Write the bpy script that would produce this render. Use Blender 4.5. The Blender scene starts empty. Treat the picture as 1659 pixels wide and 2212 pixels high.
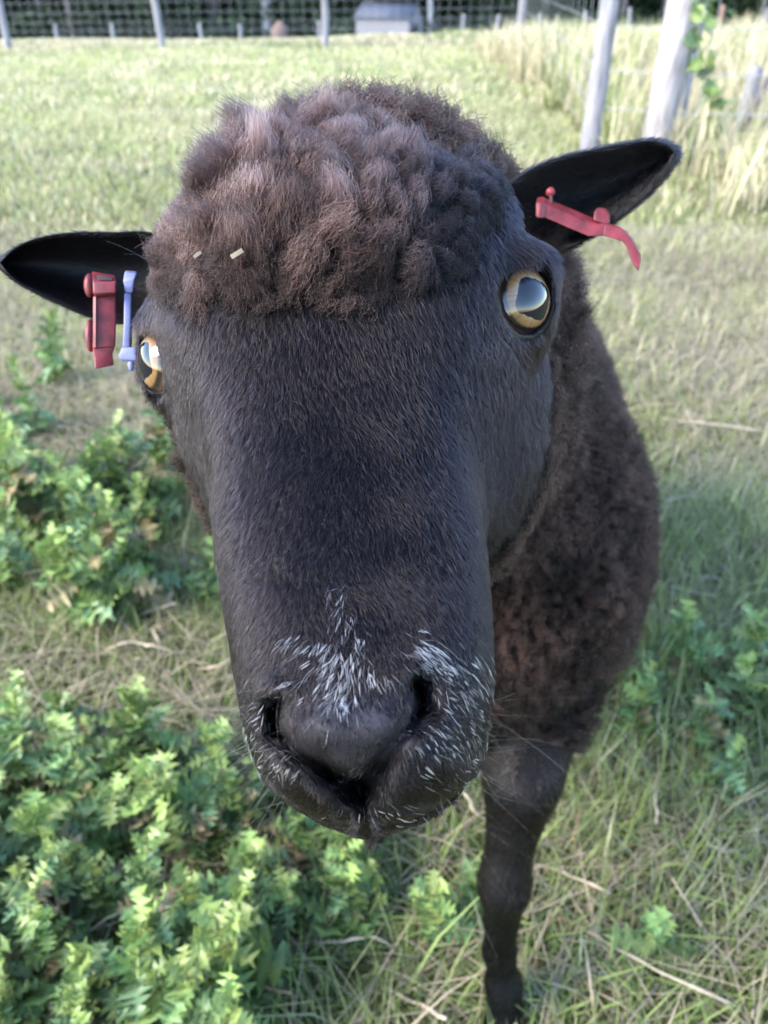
import bpy, math, random
import numpy as np
from mathutils import Vector, Matrix
rng = np.random.default_rng(11)
random.seed(11)
S = bpy.context.scene
COL = S.collection

# ------------------------------------------------------------------ camera
PITCH = math.radians(34.0)
CAM = np.array([0.0, 0.0, 1.0])
W, H, F = 1659.0, 2212.0, 1726.0            # working pixel frame and focal length in those pixels
RIGHT = np.array([1.0, 0, 0])
FWD = np.array([0, math.cos(PITCH), -math.sin(PITCH)])
UP = np.array([0, math.sin(PITCH), math.cos(PITCH)])
cd = bpy.data.cameras.new('camera'); cam = bpy.data.objects.new('camera', cd); COL.objects.link(cam)
cam.location = CAM; cam.rotation_euler = (math.pi / 2 - PITCH, 0, 0)
cd.sensor_fit = 'VERTICAL'; cd.sensor_height = 34.6; cd.sensor_width = 25.95; cd.lens = 27.0
cd.clip_start = 0.02; cd.clip_end = 2000
cd.dof.use_dof = True; cd.dof.focus_distance = 0.285; cd.dof.aperture_fstop = 13.0
S.camera = cam

# ------------------------------------------------------------------ light
SUN_DIR = Vector((-0.74, -0.28, 0.62)).normalized()      # towards the sun
wd = bpy.data.worlds.new('World'); S.world = wd; wd.use_nodes = True
nt = wd.node_tree; nt.nodes.clear()
sky = nt.nodes.new('ShaderNodeTexSky'); sky.sky_type = 'NISHITA'; sky.sun_disc = False
sky.sun_elevation = math.asin(SUN_DIR.z); sky.sun_rotation = math.atan2(SUN_DIR.x, SUN_DIR.y)
sky.air_density = 1.0; sky.dust_density = 0.25; sky.ozone_density = 1.6
bg = nt.nodes.new('ShaderNodeBackground'); bg.inputs[1].default_value = 0.13
wo = nt.nodes.new('ShaderNodeOutputWorld')
nt.links.new(sky.outputs[0], bg.inputs[0]); nt.links.new(bg.outputs[0], wo.inputs[0])
sl = bpy.data.lights.new('sun', 'SUN'); sl.energy = 1.4; sl.angle = math.radians(26); sl.color = (1.0, 0.90, 0.76)
so = bpy.data.objects.new('sun', sl); COL.objects.link(so)
so.rotation_euler = (-SUN_DIR).to_track_quat('-Z', 'Y').to_euler(); so.location = (-4, -2, 6)
S.view_settings.view_transform = 'Standard'; S.view_settings.look = 'None'
S.view_settings.exposure = 2.95; S.view_settings.gamma = 1.0; S.view_settings.use_curve_mapping = False
S.render.engine = 'CYCLES'
S.cycles.use_denoising = True
S.cycles.max_bounces = 8; S.cycles.transparent_max_bounces = 8; S.cycles.glossy_bounces = 4
S.cycles.use_adaptive_sampling = True; S.cycles.adaptive_threshold = 0.015

# ------------------------------------------------------------------ helpers
def c2w(x, y, d):
    """camera metres (right, up, depth) -> world"""
    x = np.asarray(x, float)[..., None]; y = np.asarray(y, float)[..., None]; d = np.asarray(d, float)[..., None]
    return CAM + x * RIGHT + y * UP + d * FWD
def P(px, py, d):
    px = np.asarray(px, float); py = np.asarray(py, float); d = np.asarray(d, float)
    return c2w((px - W / 2) / F * d, (H / 2 - py) / F * d, d)
def w2px(p):
    q = np.asarray(p, float) - CAM
    d = q @ FWD
    return q @ RIGHT / d * F + W / 2, H / 2 - q @ UP / d * F, d
def terr(x, y):
    x = np.asarray(x, float); y = np.asarray(y, float)
    z = 0.02 * np.sin(x * 0.9 + 1.3) * np.cos(y * 0.7) * np.clip((y - 1.5) / 3, 0, 1)
    z = z + 0.012 * x * np.clip((y - 3) / 10, 0, 1)
    z = z - 0.070 * np.clip(y - 17.0, 0, 30) - 0.0
    z = z + 0.02 * np.clip(y - 47, 0, 60)
    return z
def gpt(px, py):
    """point on the ground seen at a pixel"""
    dr = (px - W / 2) / F * RIGHT + (H / 2 - py) / F * UP + FWD
    t = -CAM[2] / dr[2]
    for _ in range(6):
        q = CAM + dr * t
        t = t * (CAM[2] - float(terr(q[0], q[1]))) / (CAM[2] - q[2])
    return CAM + dr * t

def vnoise(x, y, seed=0):
    """value noise, vectorised"""
    xi = np.floor(x).astype(np.int64); yi = np.floor(y).astype(np.int64)
    fx = x - xi; fy = y - yi
    fx = fx * fx * (3 - 2 * fx); fy = fy * fy * (3 - 2 * fy)
    def h(a, b):
        n = (a * 374761393 + b * 668265263 + seed * 974711) & 0x7fffffff
        n = ((n ^ (n >> 13)) * 1274126177) & 0x7fffffff
        return ((n ^ (n >> 16)) & 0xffff) / 65535.0
    return (h(xi, yi) * (1 - fx) + h(xi + 1, yi) * fx) * (1 - fy) + (h(xi, yi + 1) * (1 - fx) + h(xi + 1, yi + 1) * fx) * fy
def vnoise3(p, s, seed=0):
    q = p * s
    zi = np.floor(q[..., 2]); fz = q[..., 2] - zi; fz = fz * fz * (3 - 2 * fz)
    a = vnoise(q[..., 0] + zi * 37.1, q[..., 1] + zi * 17.7, seed)
    b = vnoise(q[..., 0] + (zi + 1) * 37.1, q[..., 1] + (zi + 1) * 17.7, seed)
    return a * (1 - fz) + b * fz

def tag(o, label=None, cat=None, group=None, kind=None):
    if label: o['label'] = label
    if cat: o['category'] = cat
    if group: o['group'] = group
    if kind: o['kind'] = kind
    return o
def empty(name, loc):
    o = bpy.data.objects.new(name, None); COL.objects.link(o); o.location = loc
    o.empty_display_size = 0.1
    return o
def WM(o):
    return (WM(o.parent) @ o.matrix_parent_inverse if o.parent else Matrix()) @ o.matrix_basis
def link(name, data, parent=None, mat=None):
    """link an object whose data is in world coordinates, keeping it there under its parent"""
    o = bpy.data.objects.new(name, data); COL.objects.link(o)
    if mat and not data.materials: data.materials.append(mat)
    if parent:
        o.parent = parent; o.matrix_parent_inverse = WM(parent).inverted()
    return o
def npmesh(name, V, T=None, Q=None, smooth=True, col=None):
    """mesh from numpy: V verts, T triangles, Q quads, col per-vertex rgb"""
    me = bpy.data.meshes.new(name)
    V = np.asarray(V, np.float32)
    parts = []; sizes = []
    if Q is not None and len(Q): parts.append(np.asarray(Q, np.int32).ravel()); sizes.append(np.full(len(Q), 4, np.int32))
    if T is not None and len(T): parts.append(np.asarray(T, np.int32).ravel()); sizes.append(np.full(len(T), 3, np.int32))
    loops = np.concatenate(parts); sz = np.concatenate(sizes)
    me.vertices.add(len(V)); me.vertices.foreach_set('co', V.ravel())
    me.loops.add(len(loops)); me.loops.foreach_set('vertex_index', loops)
    st = np.concatenate([[0], np.cumsum(sz)[:-1]]).astype(np.int32)
    me.polygons.add(len(sz)); me.polygons.foreach_set('loop_start', st)
    me.update(calc_edges=True)
    if smooth: me.polygons.foreach_set('use_smooth', np.ones(len(sz), bool))
    if col is not None:
        a = me.attributes.new('col', 'FLOAT_COLOR', 'POINT')
        c = np.ones((len(V), 4), np.float32); c[:, :3] = col
        a.data.foreach_set('color', c.ravel())
    me.validate()
    return me
class MB:
    """collects simple solids into one mesh"""
    def __init__(s): s.v = []; s.q = []; s.t = []
    def n(s): return sum(len(a) for a in s.v)
    def add(s, V, Q=(), T=()):
        b = s.n(); s.v.append(np.asarray(V, float))
        s.q += [tuple(i + b for i in f) for f in Q]; s.t += [tuple(i + b for i in f) for f in T]
        return s
    def box(s, c, size, R=None, taper=1.0, bev=0.0):
        hx, hy, hz = np.asarray(size, float) / 2
        pts = []
        if bev <= 0:
            pts = [(x * (taper if z > 0 else 1), y * (taper if z > 0 else 1), z) for z in (-hz, hz) for x, y in ((-hx, -hy), (hx, -hy), (hx, hy), (-hx, hy))]
            V = np.array(pts)
            Q = [(3, 2, 1, 0), (4, 5, 6, 7), (0, 1, 5, 4), (1, 2, 6, 5), (2, 3, 7, 6), (3, 0, 4, 7)]
        else:
            b = bev
            ring = [(-hx + b, -hy), (hx - b, -hy), (hx, -hy + b), (hx, hy - b), (hx - b, hy), (-hx + b, hy), (-hx, hy - b), (-hx, -hy + b)]
            lev = [(-hz, (hx - b) / hx, (hy - b) / hy), (-hz + b, 1, 1), (hz - b, 1, 1), (hz, (hx - b) / hx, (hy - b) / hy)]
            V = np.array([(x * sx, y * sy, z) for z, sx, sy in lev for x, y in ring])
            Q = [(l * 8 + i, l * 8 + (i + 1) % 8, (l + 1) * 8 + (i + 1) % 8, (l + 1) * 8 + i) for l in range(3) for i in range(8)]
            Q += [(0, 7, 6, 5), (0, 5, 4, 1), (1, 4, 3, 2)] + [(24, 25, 28, 29), (24, 29, 30, 31), (25, 26, 27, 28)]
        if R is not None: V = V @ np.asarray(R).T
        return s.add(V + np.asarray(c, float), Q)
    def tube(s, pts, rad, n=8, cap=True, wob=0.0):
        pts = np.asarray(pts, float); m = len(pts)
        rad = np.full(m, rad) if np.isscalar(rad) else np.asarray(rad, float)
        tan = np.gradient(pts, axis=0); tan /= np.linalg.norm(tan, axis=1)[:, None] + 1e-12
        ref = np.array([0, 0, 1.0]) if abs(tan[0, 2]) < 0.9 else np.array([1.0, 0, 0])
        V = []
        a = np.arange(n) * 2 * np.pi / n
        for i in range(m):
            u = np.cross(tan[i], ref); u /= np.linalg.norm(u); w = np.cross(tan[i], u)
            rr = rad[i] * (1 + wob * np.sin(a * 3 + i * 1.7) * 0.6 + wob * np.sin(a * 2 + i * .9))
            V.append(pts[i] + (np.cos(a) * rr)[:, None] * u + (np.sin(a) * rr)[:, None] * w)
        V = np.concatenate(V)
        Q = [(i * n + k, i * n + (k + 1) % n, (i + 1) * n + (k + 1) % n, (i + 1) * n + k) for i in range(m - 1) for k in range(n)]
        T = []
        if cap:
            V = np.concatenate([V, pts[:1], pts[-1:]])
            T = [(m * n, (k + 1) % n, k) for k in range(n)] + [(m * n + 1, (m - 1) * n + k, (m - 1) * n + (k + 1) % n) for k in range(n)]
        return s.add(V, Q, T)
    def mesh(s, name, smooth=False):
        return npmesh(name, np.concatenate(s.v), s.t or None, s.q or None, smooth)
    def build(s, name, mat, parent=None, smooth=False):
        return link(name, s.mesh(name, smooth), parent, mat)

# ------------------------------------------------------------------ materials
def mat(name, rgb=(.5, .5, .5), rough=.7, spec=.3, attr=None, noise=None, bump=None, trans=0.0, sheen=0.0, coat=0.0):
    """procedural principled; noise=(scale, amount, stretch xyz); bump=(scale,strength,dist)"""
    m = bpy.data.materials.new(name); m.use_nodes = True; t = m.node_tree; N = t.nodes; L = t.links
    b = N['Principled BSDF']; b.inputs['Roughness'].default_value = rough
    b.inputs['Specular IOR Level'].default_value = spec
    b.inputs['Sheen Weight'].default_value = sheen; b.inputs['Coat Weight'].default_value = coat
    src = None
    if attr:
        a = N.new('ShaderNodeAttribute'); a.attribute_name = attr; src = a.outputs['Color']
    tc = N.new('ShaderNodeTexCoord')
    if noise:
        mp = N.new('ShaderNodeMapping'); mp.inputs['Scale'].default_value = noise[2] if len(noise) > 2 else (1, 1, 1)
        L.new(tc.outputs['Object'], mp.inputs[0])
        nz = N.new('ShaderNodeTexNoise'); nz.inputs['Scale'].default_value = noise[0]; nz.inputs['Detail'].default_value = 5
        L.new(mp.outputs[0], nz.inputs[0])
        mx = N.new('ShaderNodeMix'); mx.data_type = 'RGBA'; mx.blend_type = 'MULTIPLY'; mx.inputs[0].default_value = 1
        rp = N.new('ShaderNodeMapRange'); rp.inputs[1].default_value = .25; rp.inputs[2].default_value = .75
        rp.inputs[3].default_value = 1 - noise[1]; rp.inputs[4].default_value = 1 + noise[1]
        L.new(nz.outputs[0], rp.inputs[0]); L.new(rp.outputs[0], mx.inputs[7])
        if src: L.new(src, mx.inputs[6])
        else: mx.inputs[6].default_value = (*rgb, 1)
        src = mx.outputs[2]
    if src: L.new(src, b.inputs['Base Color'])
    else: b.inputs['Base Color'].default_value = (*rgb, 1)
    if bump:
        nb = N.new('ShaderNodeTexNoise'); nb.inputs['Scale'].default_value = bump[0]; nb.inputs['Detail'].default_value = 6
        L.new(tc.outputs['Object'], nb.inputs[0])
        bp = N.new('ShaderNodeBump'); bp.inputs['Strength'].default_value = bump[1]; bp.inputs['Distance'].default_value = bump[2]
        L.new(nb.outputs[0], bp.inputs['Height']); L.new(bp.outputs[0], b.inputs['Normal'])
    if trans > 0:
        tr = N.new('ShaderNodeBsdfTranslucent'); ms = N.new('ShaderNodeMixShader'); ms.inputs[0].default_value = trans
        if src: L.new(src, tr.inputs[0])
        else: tr.inputs[0].default_value = (*rgb, 1)
        L.new(b.outputs[0], ms.inputs[1]); L.new(tr.outputs[0], ms.inputs[2])
        L.new(ms.outputs[0], N['Material Output'].inputs[0])
    return m
def hairmat(name, rough=.45, radial=.6, coat=0.0, ior=1.47):
    m = bpy.data.materials.new(name); m.use_nodes = True; t = m.node_tree; N = t.nodes; L = t.links
    N.remove(N['Principled BSDF'])
    h = N.new('ShaderNodeBsdfHairPrincipled'); h.model = 'CHIANG'; h.parametrization = 'COLOR'
    h.inputs['Roughness'].default_value = rough; h.inputs['Radial Roughness'].default_value = radial
    h.inputs['Coat'].default_value = coat; h.inputs['IOR'].default_value = ior
    h.inputs['Random Roughness'].default_value = .2
    a = N.new('ShaderNodeAttribute'); a.attribute_name = 'col'
    L.new(a.outputs['Color'], h.inputs['Color']); L.new(h.outputs[0], N['Material Output'].inputs[0])
    return m

# ------------------------------------------------------------------ ground, sheets
def dens_col(x, y):
    """0 = green turf, 1 = straw; by place"""
    n = vnoise(x * 1.1, y * 1.1, 3) * .5 + vnoise(x * 3.1, y * 3.1, 5) * .3 + vnoise(x * .35, y * .35, 8) * .2
    return n
gx = np.concatenate([np.linspace(-60, -8, 14)[:-1], np.linspace(-8, 8, 81), np.linspace(8, 60, 14)[1:]])
gy = np.concatenate([np.linspace(-6, 20, 131), np.linspace(20, 120, 41)[1:]])
GX, GY = np.meshgrid(gx, gy, indexing='ij')
nx_, ny_ = GX.shape
V = np.stack([GX, GY, terr(GX, GY) - 0.004], -1).reshape(-1, 3)
I = np.arange(nx_ * ny_).reshape(nx_, ny_)
Q = np.stack([I[:-1, :-1], I[1:, :-1], I[1:, 1:], I[:-1, 1:]], -1).reshape(-1, 4)
m = bpy.data.materials.new('turf_soil'); m.use_nodes = True; t = m.node_tree; N = t.nodes; L = t.links
tc = N.new('ShaderNodeTexCoord')
n1 = N.new('ShaderNodeTexNoise'); n1.inputs['Scale'].default_value = 1.6; n1.inputs['Detail'].default_value = 8
n2 = N.new('ShaderNodeTexNoise'); n2.inputs['Scale'].default_value = 45; n2.inputs['Detail'].default_value = 6
L.new(tc.outputs['Object'], n1.inputs[0]); L.new(tc.outputs['Object'], n2.inputs[0])
r1 = N.new('ShaderNodeValToRGB'); e = r1.color_ramp.elements
e[0].position = .32; e[0].color = (.07, .10, .03, 1); e[1].position = .68; e[1].color = (.24, .20, .10, 1)
r2 = N.new('ShaderNodeValToRGB'); e = r2.color_ramp.elements
e[0].position = .3; e[0].color = (.35, .33, .28, 1); e[1].position = .7; e[1].color = (1, 1, 1, 1)
mx = N.new('ShaderNodeMix'); mx.data_type = 'RGBA'; mx.blend_type = 'MULTIPLY'; mx.inputs[0].default_value = 1
L.new(n1.outputs[0], r1.inputs[0]); L.new(n2.outputs[0], r2.inputs[0]); L.new(r1.outputs[0], mx.inputs[6]); L.new(r2.outputs[0], mx.inputs[7])
b = N['Principled BSDF']; b.inputs['Roughness'].default_value = .95; b.inputs['Specular IOR Level'].default_value = .1
L.new(mx.outputs[2], b.inputs['Base Color'])
bp = N.new('ShaderNodeBump'); bp.inputs['Distance'].default_value = .02; L.new(n2.outputs[0], bp.inputs['Height']); L.new(bp.outputs[0], b.inputs['Normal'])
tag(link('ground', npmesh('ground', V, Q=Q), None, m), kind='structure')

# ------------------------------------------------------------------ grass blades (bulk)
def blades(name, X, Y, hgt, wid, lean, col, seg=2, z0=-.004, tipcol=None, label=None, cat=None, mater=None, azim=None):
    n = len(X); Z = terr(X, Y) + z0
    az = rng.uniform(0, 2 * np.pi, n) if azim is None else azim
    fz = az + np.pi / 2 + rng.normal(0, .5, n)
    d = np.stack([np.cos(az), np.sin(az), np.zeros(n)], -1)
    wv = np.stack([np.cos(fz), np.sin(fz), np.zeros(n)], -1)
    root = np.stack([X, Y, Z], -1)
    VV = []; cols = []
    base = col * .8; tip = col * 1.1 if tipcol is None else tipcol
    for k in range(seg + 1):
        s = k / seg
        horiz = lean * hgt * s ** 1.7
        vert = hgt * s * np.sqrt(np.clip(1 - (lean * .75) ** 2 * s, .12, 1))
        p = root + d * horiz[:, None]; p[:, 2] += vert
        w = wid * (1 - s) ** .55 if k == seg else wid * (1 - .45 * s)
        c = base * (1 - s) + tip * s
        if k < seg:
            VV += [p - wv * w[:, None] * .5, p + wv * w[:, None] * .5]; cols += [c, c]
        else:
            VV.append(p); cols.append(c)
    nv = 2 * seg + 1
    V = np.stack(VV, 1).reshape(-1, 3); C = np.stack(cols, 1).reshape(-1, 3)
    b0 = (np.arange(n) * nv)[:, None]
    Q = np.concatenate([b0 + np.array([[2 * k, 2 * k + 1, 2 * k + 3, 2 * k + 2]]) for k in range(seg - 1)], 0) if seg > 1 else None
    T = b0 + np.array([[2 * seg - 2, 2 * seg - 1, 2 * seg]])
    o = link(name, npmesh(name, V, T=T, Q=Q, smooth=False, col=C), None, mater)
    tag(o, label, cat, kind='stuff')
    return o
M_GRASS = mat('grass_blade', attr='col', rough=.6, spec=.25, trans=.35)
M_DRY = mat('dry_blade', attr='col', rough=.7, spec=.2, trans=.25)

def pick(n, f):
    """n points in view wedge by (lo, hi) rows with area-weighted distance"""
    lo, hi, k = f
    y = np.sqrt(rng.uniform(lo * lo, hi * hi, n)); x = rng.uniform(-1, 1, n) * (y * k + .45)
    return x, y
def inside_tall(x, y):
    """ungrazed tall dry strip: right of the fence run, and beyond the cross fence"""
    xr = 1.38 + (y - 5.8) * (2.16 - 1.38) / (14.7 - 5.8)
    return ((x > xr) & (y > 5.3 - .08 * (x - 1.4))) | (y > 15.0) | ((x > 1.62 + .25 * np.sin(y * 3)) & (y > 4.1))
GREEN = np.array([.165, .200, .068]); LIME = np.array([.29, .315, .115]); STRAW = np.array([.46, .39, .26]); OLIVE = np.array([.21, .21, .10])
def grass_cols(x, y, straw):
    n = len(x)
    a = dens_col(x, y); r = rng.uniform(0, 1, n)
    c = GREEN[None] * (1 - a[:, None]) + LIME[None] * a[:, None]
    c = np.where((r < .2)[:, None], OLIVE[None], c)
    st = rng.uniform(0, 1, n) < straw * (.35 + 1.3 * vnoise(x * 1.7 + 9, y * 1.7, 21) ** 1.5)
    c = np.where(st[:, None], STRAW[None] * rng.uniform(.7, 1.15, n)[:, None], c)
    return c * rng.uniform(.75, 1.25, n)[:, None]

bands = [  # count, (ylo, yhi, halfwidth per metre), height, width, straw
    (90000, (.12, 1.5, .75), .060, .0030, .20),
    (70000, (1.5, 3.6, .62), .046, .0042, .36),
    (110000, (3.6, 8.0, .85), .042, .0080, .40),
    (130000, (8.0, 15.2, .85), .045, .0160, .36)]
acc = [[] for _ in range(6)]
for i, (n, f, hh, ww, st) in enumerate(bands):
    x, y = pick(n, f)
    k = ~inside_tall(x, y); x, y = x[k], y[k]; n = len(x)
    patch = .55 + .9 * vnoise(x * 2.3, y * 2.3, 31)
    yy_ = y + 1.2 * (vnoise(x * 1.3, y * 1.3, 91) - .5)
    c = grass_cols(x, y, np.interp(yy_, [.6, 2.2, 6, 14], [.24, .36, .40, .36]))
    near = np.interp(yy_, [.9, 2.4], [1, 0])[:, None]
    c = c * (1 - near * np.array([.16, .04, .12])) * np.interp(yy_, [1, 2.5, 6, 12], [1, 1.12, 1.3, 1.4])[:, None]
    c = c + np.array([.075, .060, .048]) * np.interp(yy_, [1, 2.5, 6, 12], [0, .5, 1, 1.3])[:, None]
    hh = np.interp(y, [1.0, 2.2], [.060, .046]) if i < 2 else hh
    for q, val in zip(acc, (x, y, hh * rng.gamma(5, .2, n) * patch, ww * rng.uniform(.6, 1.3, n), rng.uniform(.1, 1.1, n), c)): q.append(val)
acc = [np.concatenate(q) for q in acc]
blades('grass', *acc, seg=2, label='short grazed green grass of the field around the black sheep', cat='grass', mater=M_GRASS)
# dead litter lying flat between the blades
x, y = pick(80000, (.15, 3.8, .7)); k = rng.uniform(0, 1, len(x)) < .12 + 1.2 * vnoise(x * 2.1 + 4, y * 2.1, 77) ** 2
x, y = x[k], y[k]; n = len(x)
blades('dead_grass', x, y, rng.uniform(.04, .12, n), rng.uniform(.0015, .0035, n), rng.uniform(1.1, 2.4, n),
       np.array([.36, .30, .21])[None] * rng.uniform(.55, 1.2, n)[:, None], seg=3, z0=.012,
       label='dead straw coloured grass lying flat among the green blades', cat='dead grass', mater=M_DRY)
# tall dry strip
x, y = pick(150000, (4.0, 21, .72)); k = inside_tall(x, y); x, y = x[k], y[k]; n = len(x)
w = .004 + .0011 * y
hg = rng.uniform(.18, .55, n) * np.interp(y, [12.5, 15, 21], [1.0, .22, .14]) * np.where((y > 14) & (x > 1), 1.6, 1.0) * (.6 + .7 * vnoise(x * .8, y * .8, 5))
gc = np.where((rng.uniform(0, 1, n) < .16 + .3 * (vnoise(x * .7, y * .7, 15) > .62))[:, None], np.array([.2, .25, .07])[None], np.array([.56, .48, .31])[None])
blades('tall_dry_grass', x, y, hg, w * rng.uniform(.6, 1.3, n), rng.uniform(.1, .8, n), gc * rng.uniform(.7, 1.2, n)[:, None], seg=3,
       label='tall pale dry grass standing ungrazed behind the wire fences', cat='dry grass', mater=M_DRY)
# far meadow beyond the rise
x = rng.uniform(-45, 45, 24000); y = rng.uniform(19, 62, 24000); n = len(x)
blades('far_meadow_grass', x, y, rng.uniform(.06, .16, n), rng.uniform(.03, .06, n), rng.uniform(.1, .6, n),
       np.array([.47, .42, .25])[None] * rng.uniform(.6, 1.15, n)[:, None], seg=2,
       label='straw coloured meadow grass below the dark wood', cat='dry grass', mater=M_DRY)


# ================================================================== fences
M_POST = mat('weathered_post', (.215, .205, .22), rough=.85, spec=.15, noise=(5, .5, (9, 9, 1)), bump=(40, .5, .01))
M_POSTW = mat('bleached_post', (.27, .245, .25), rough=.85, spec=.15, noise=(5, .5, (9, 9, 1)), bump=(40, .5, .01))
M_POSTB = mat('brown_post', (.24, .15, .12), rough=.9, spec=.1, noise=(7, .35, (9, 9, 1)))
M_WIRE = mat('galvanised_wire', (.22, .225, .25), rough=.35, spec=.6)
M_STUMP = mat('old_stump', (.16, .11, .095), rough=.95, spec=.1, noise=(6, .4, (3, 3, 1)), bump=(14, .8, .05))
def post_mesh(name, h_, r0, r1, n=10, crook=0.0, seed=0):
    rs = np.random.default_rng(seed)
    z = np.linspace(-.15, h_, 9)
    ph = rs.uniform(0, 6)
    pts = np.stack([crook * np.sin(z / h_ * 4.2 + ph), crook * np.cos(z / h_ * 3.1 + ph) * .5, z], 1)
    rad = np.linspace(r0, r1, 9) * rs.uniform(.95, 1.05, 9)
    m_ = MB(); m_.tube(np.concatenate([pts, pts[-1:] + [[0, 0, .012]]]), np.concatenate([rad, [r1 * .75]]), n, wob=.03)
    return m_.mesh(name, smooth=True)
def place(name, me, parent, loc, rot=(0, 0, 0), scl=(1, 1, 1)):
    o = bpy.data.objects.new(name, me); COL.objects.link(o); o.parent = parent
    o.matrix_parent_inverse = WM(parent).inverted()
    o.location = loc; o.rotation_euler = rot; o.scale = scl
    return o
def add_mat(me, m_):
    me.materials.append(m_); return me
UNIT_WIRE = add_mat(MB().tube([(0, 0, 0), (0, 0, 1)], 1.0, 5, cap=False).mesh('wire', True), M_WIRE)
def wire(parent, a, b_, r, name='wire'):
    a = Vector(a); b_ = Vector(b_); d = b_ - a
    return place(name, UNIT_WIRE, parent, a, d.to_track_quat('Z', 'Y').to_euler(), (r, r, d.length))
def net(parent, A, B, heights, step, r, zoff=0.0):
    A = np.array(A, float); B = np.array(B, float); n = max(1, int(np.hypot(*(B - A)) / 1.6))
    for z in heights:
        for k in range(n):
            p0 = A + (B - A) * k / n; p1 = A + (B - A) * (k + 1) / n
            wire(parent, (p0[0], p0[1], float(terr(*p0)) + z + zoff), (p1[0], p1[1], float(terr(*p1)) + z + zoff), r)
    if step:
        L_ = np.hypot(*(B - A)); k = int(L_ / step)
        for i in range(1, k):
            p0 = A + (B - A) * i / k; g = float(terr(*p0))
            wire(parent, (p0[0], p0[1], g + heights[0]), (p0[0] + .004, p0[1], g + heights[-1]), r * .8, 'stay_wire')

# cross fence in the middle distance
mid = []
for px, py in ((-330, 112), (22, 109), (350, 107), (703, 104), (1122, 98)):
    mid.append(gpt(px, py))
fence = empty('wire_fence', (mid[2][0], mid[2][1], 0))
tag(fence, 'wire netting fence on crooked pale posts crossing the field before the dark wood', 'fence')
for i, g in enumerate(mid):
    place('post', add_mat(post_mesh('post', 1.25, .062, .052, crook=.028, seed=i + 3), M_POST), fence, (g[0], g[1], float(terr(g[0], g[1]))), (0.0, [-.03, -.03, -.02, .0, .01][i], i * 1.3))
HN = (.06, .16, .27, .39, .52, .66, .82, 1.0, 1.12)
for a, b_ in zip(mid[:-1], mid[1:]): net(fence, a[:2], b_[:2], HN, .16, .0024)

# corner fence by the tall grass
FC0 = gpt(1272, 335); FC1 = gpt(1402, 352); FC2 = gpt(1750, 372)
cor = empty('wire_fence', (FC0[0], FC0[1], 0))
tag(cor, 'corner of a wire fence on thick grey posts in tall dry grass', 'fence')
place('post', add_mat(post_mesh('post', 1.35, .064, .058, crook=.004, seed=31), M_POST), cor, (FC0[0], FC0[1], float(terr(*FC0[:2]))), (0, 0, 0))
tag(place('post', add_mat(post_mesh('post', 1.30, .098, .086, crook=.014, seed=32), M_POSTW), cor, (FC1[0], FC1[1], float(terr(*FC1[:2]))), (0, .055, 0)), 'thick bleached post leaning to one side')
place('post', add_mat(post_mesh('post', 1.35, .062, .058, crook=.008, seed=33), M_POST), cor, (FC1[0] + .30, FC1[1] + .55, 0), (0, .02, 0))
place('post', add_mat(post_mesh('post', 1.3, .06, .055, crook=.01, seed=34), M_POST), cor, (FC2[0], FC2[1], float(terr(*FC2[:2]))))
HC = (-.02 + .12, .29, .50, .73, .95, 1.18)
net(cor, FC0[:2], FC1[:2], HC, .22, .0032); net(cor, FC1[:2], FC2[:2], HC, .22, .0032)
net(cor, FC0[:2], mid[-1][:2], HC, .40, .0024)

# broken post and slanting pole in the tall grass
g = gpt(1588, 300); o = add_mat(post_mesh('broken_post', .46, .050, .044, crook=.006, seed=41), M_POSTW)
o = link('broken_post', o); o.location = (g[0], g[1], 0); o.rotation_euler = (.0, .10, 0)
tag(o, 'short bleached broken post standing in the tall dry grass', 'post')
g = gpt(1600, 315)
pole = MB().tube([(g[0] - .02, g[1] + .1, -.1), (g[0] + .10, g[1] + .13, .3), (g[0] + .26, g[1] + .16, .72), (g[0] + .38, g[1] + .2, 1.05)], [.026, .025, .022, .018], 8, wob=.05)
tag(pole.build('leaning_pole', mat('grey_brown_pole', (.17, .14, .14), rough=.9, noise=(9, .4)), None, True), 'grey brown pole leaning in the tall dry grass beside the broken post', 'pole')

# far fence below the wood
far = empty('wire_fence', (0, 41, float(terr(0, 41))))
tag(far, 'far fence of thin short posts at the foot of the dark wood', 'fence')
FP = [(130, 1.0, 0), (250, .98, 0), (437, .95, 0), (520, .92, 0), (690, .95, 0), (997, 1.12, 0), (1072, 1.1, 0), (1160, 1.15, 0), (1258, 1.2, 0), (1350, 1.28, 0), (1432, .9, 0), (1545, 1.35, 1), (1640, 1.2, 0)]
thin = [add_mat(post_mesh('post', 1.0, .085, .075, n=8, crook=.03, seed=60 + i), M_POST) for i in range(3)]
brownp = add_mat(post_mesh('post', 1.0, .10, .09, n=8, crook=.03, seed=66), M_POSTB)
fx = []
for i, (px, hh, bw) in enumerate(FP):
    Yf = 41 + .3 * math.sin(i * 2.1); d = Yf * math.cos(PITCH) + (1 - float(terr(0, Yf))) * math.sin(PITCH)
    X = (px - W / 2) / F * d * 1.0
    place('post', brownp if bw else thin[i % 3], far, (X, Yf, float(terr(X, Yf))), (0, -.02 if px < 800 else .02, i), (1, 1, hh)); fx.append((X, Yf))
for a, b_ in zip(fx[:-1], fx[1:]):
    for z in (.35, .62, .85): wire(far, (a[0], a[1], float(terr(*a)) + z), (b_[0], b_[1], float(terr(*b_)) + z), .004)

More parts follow.
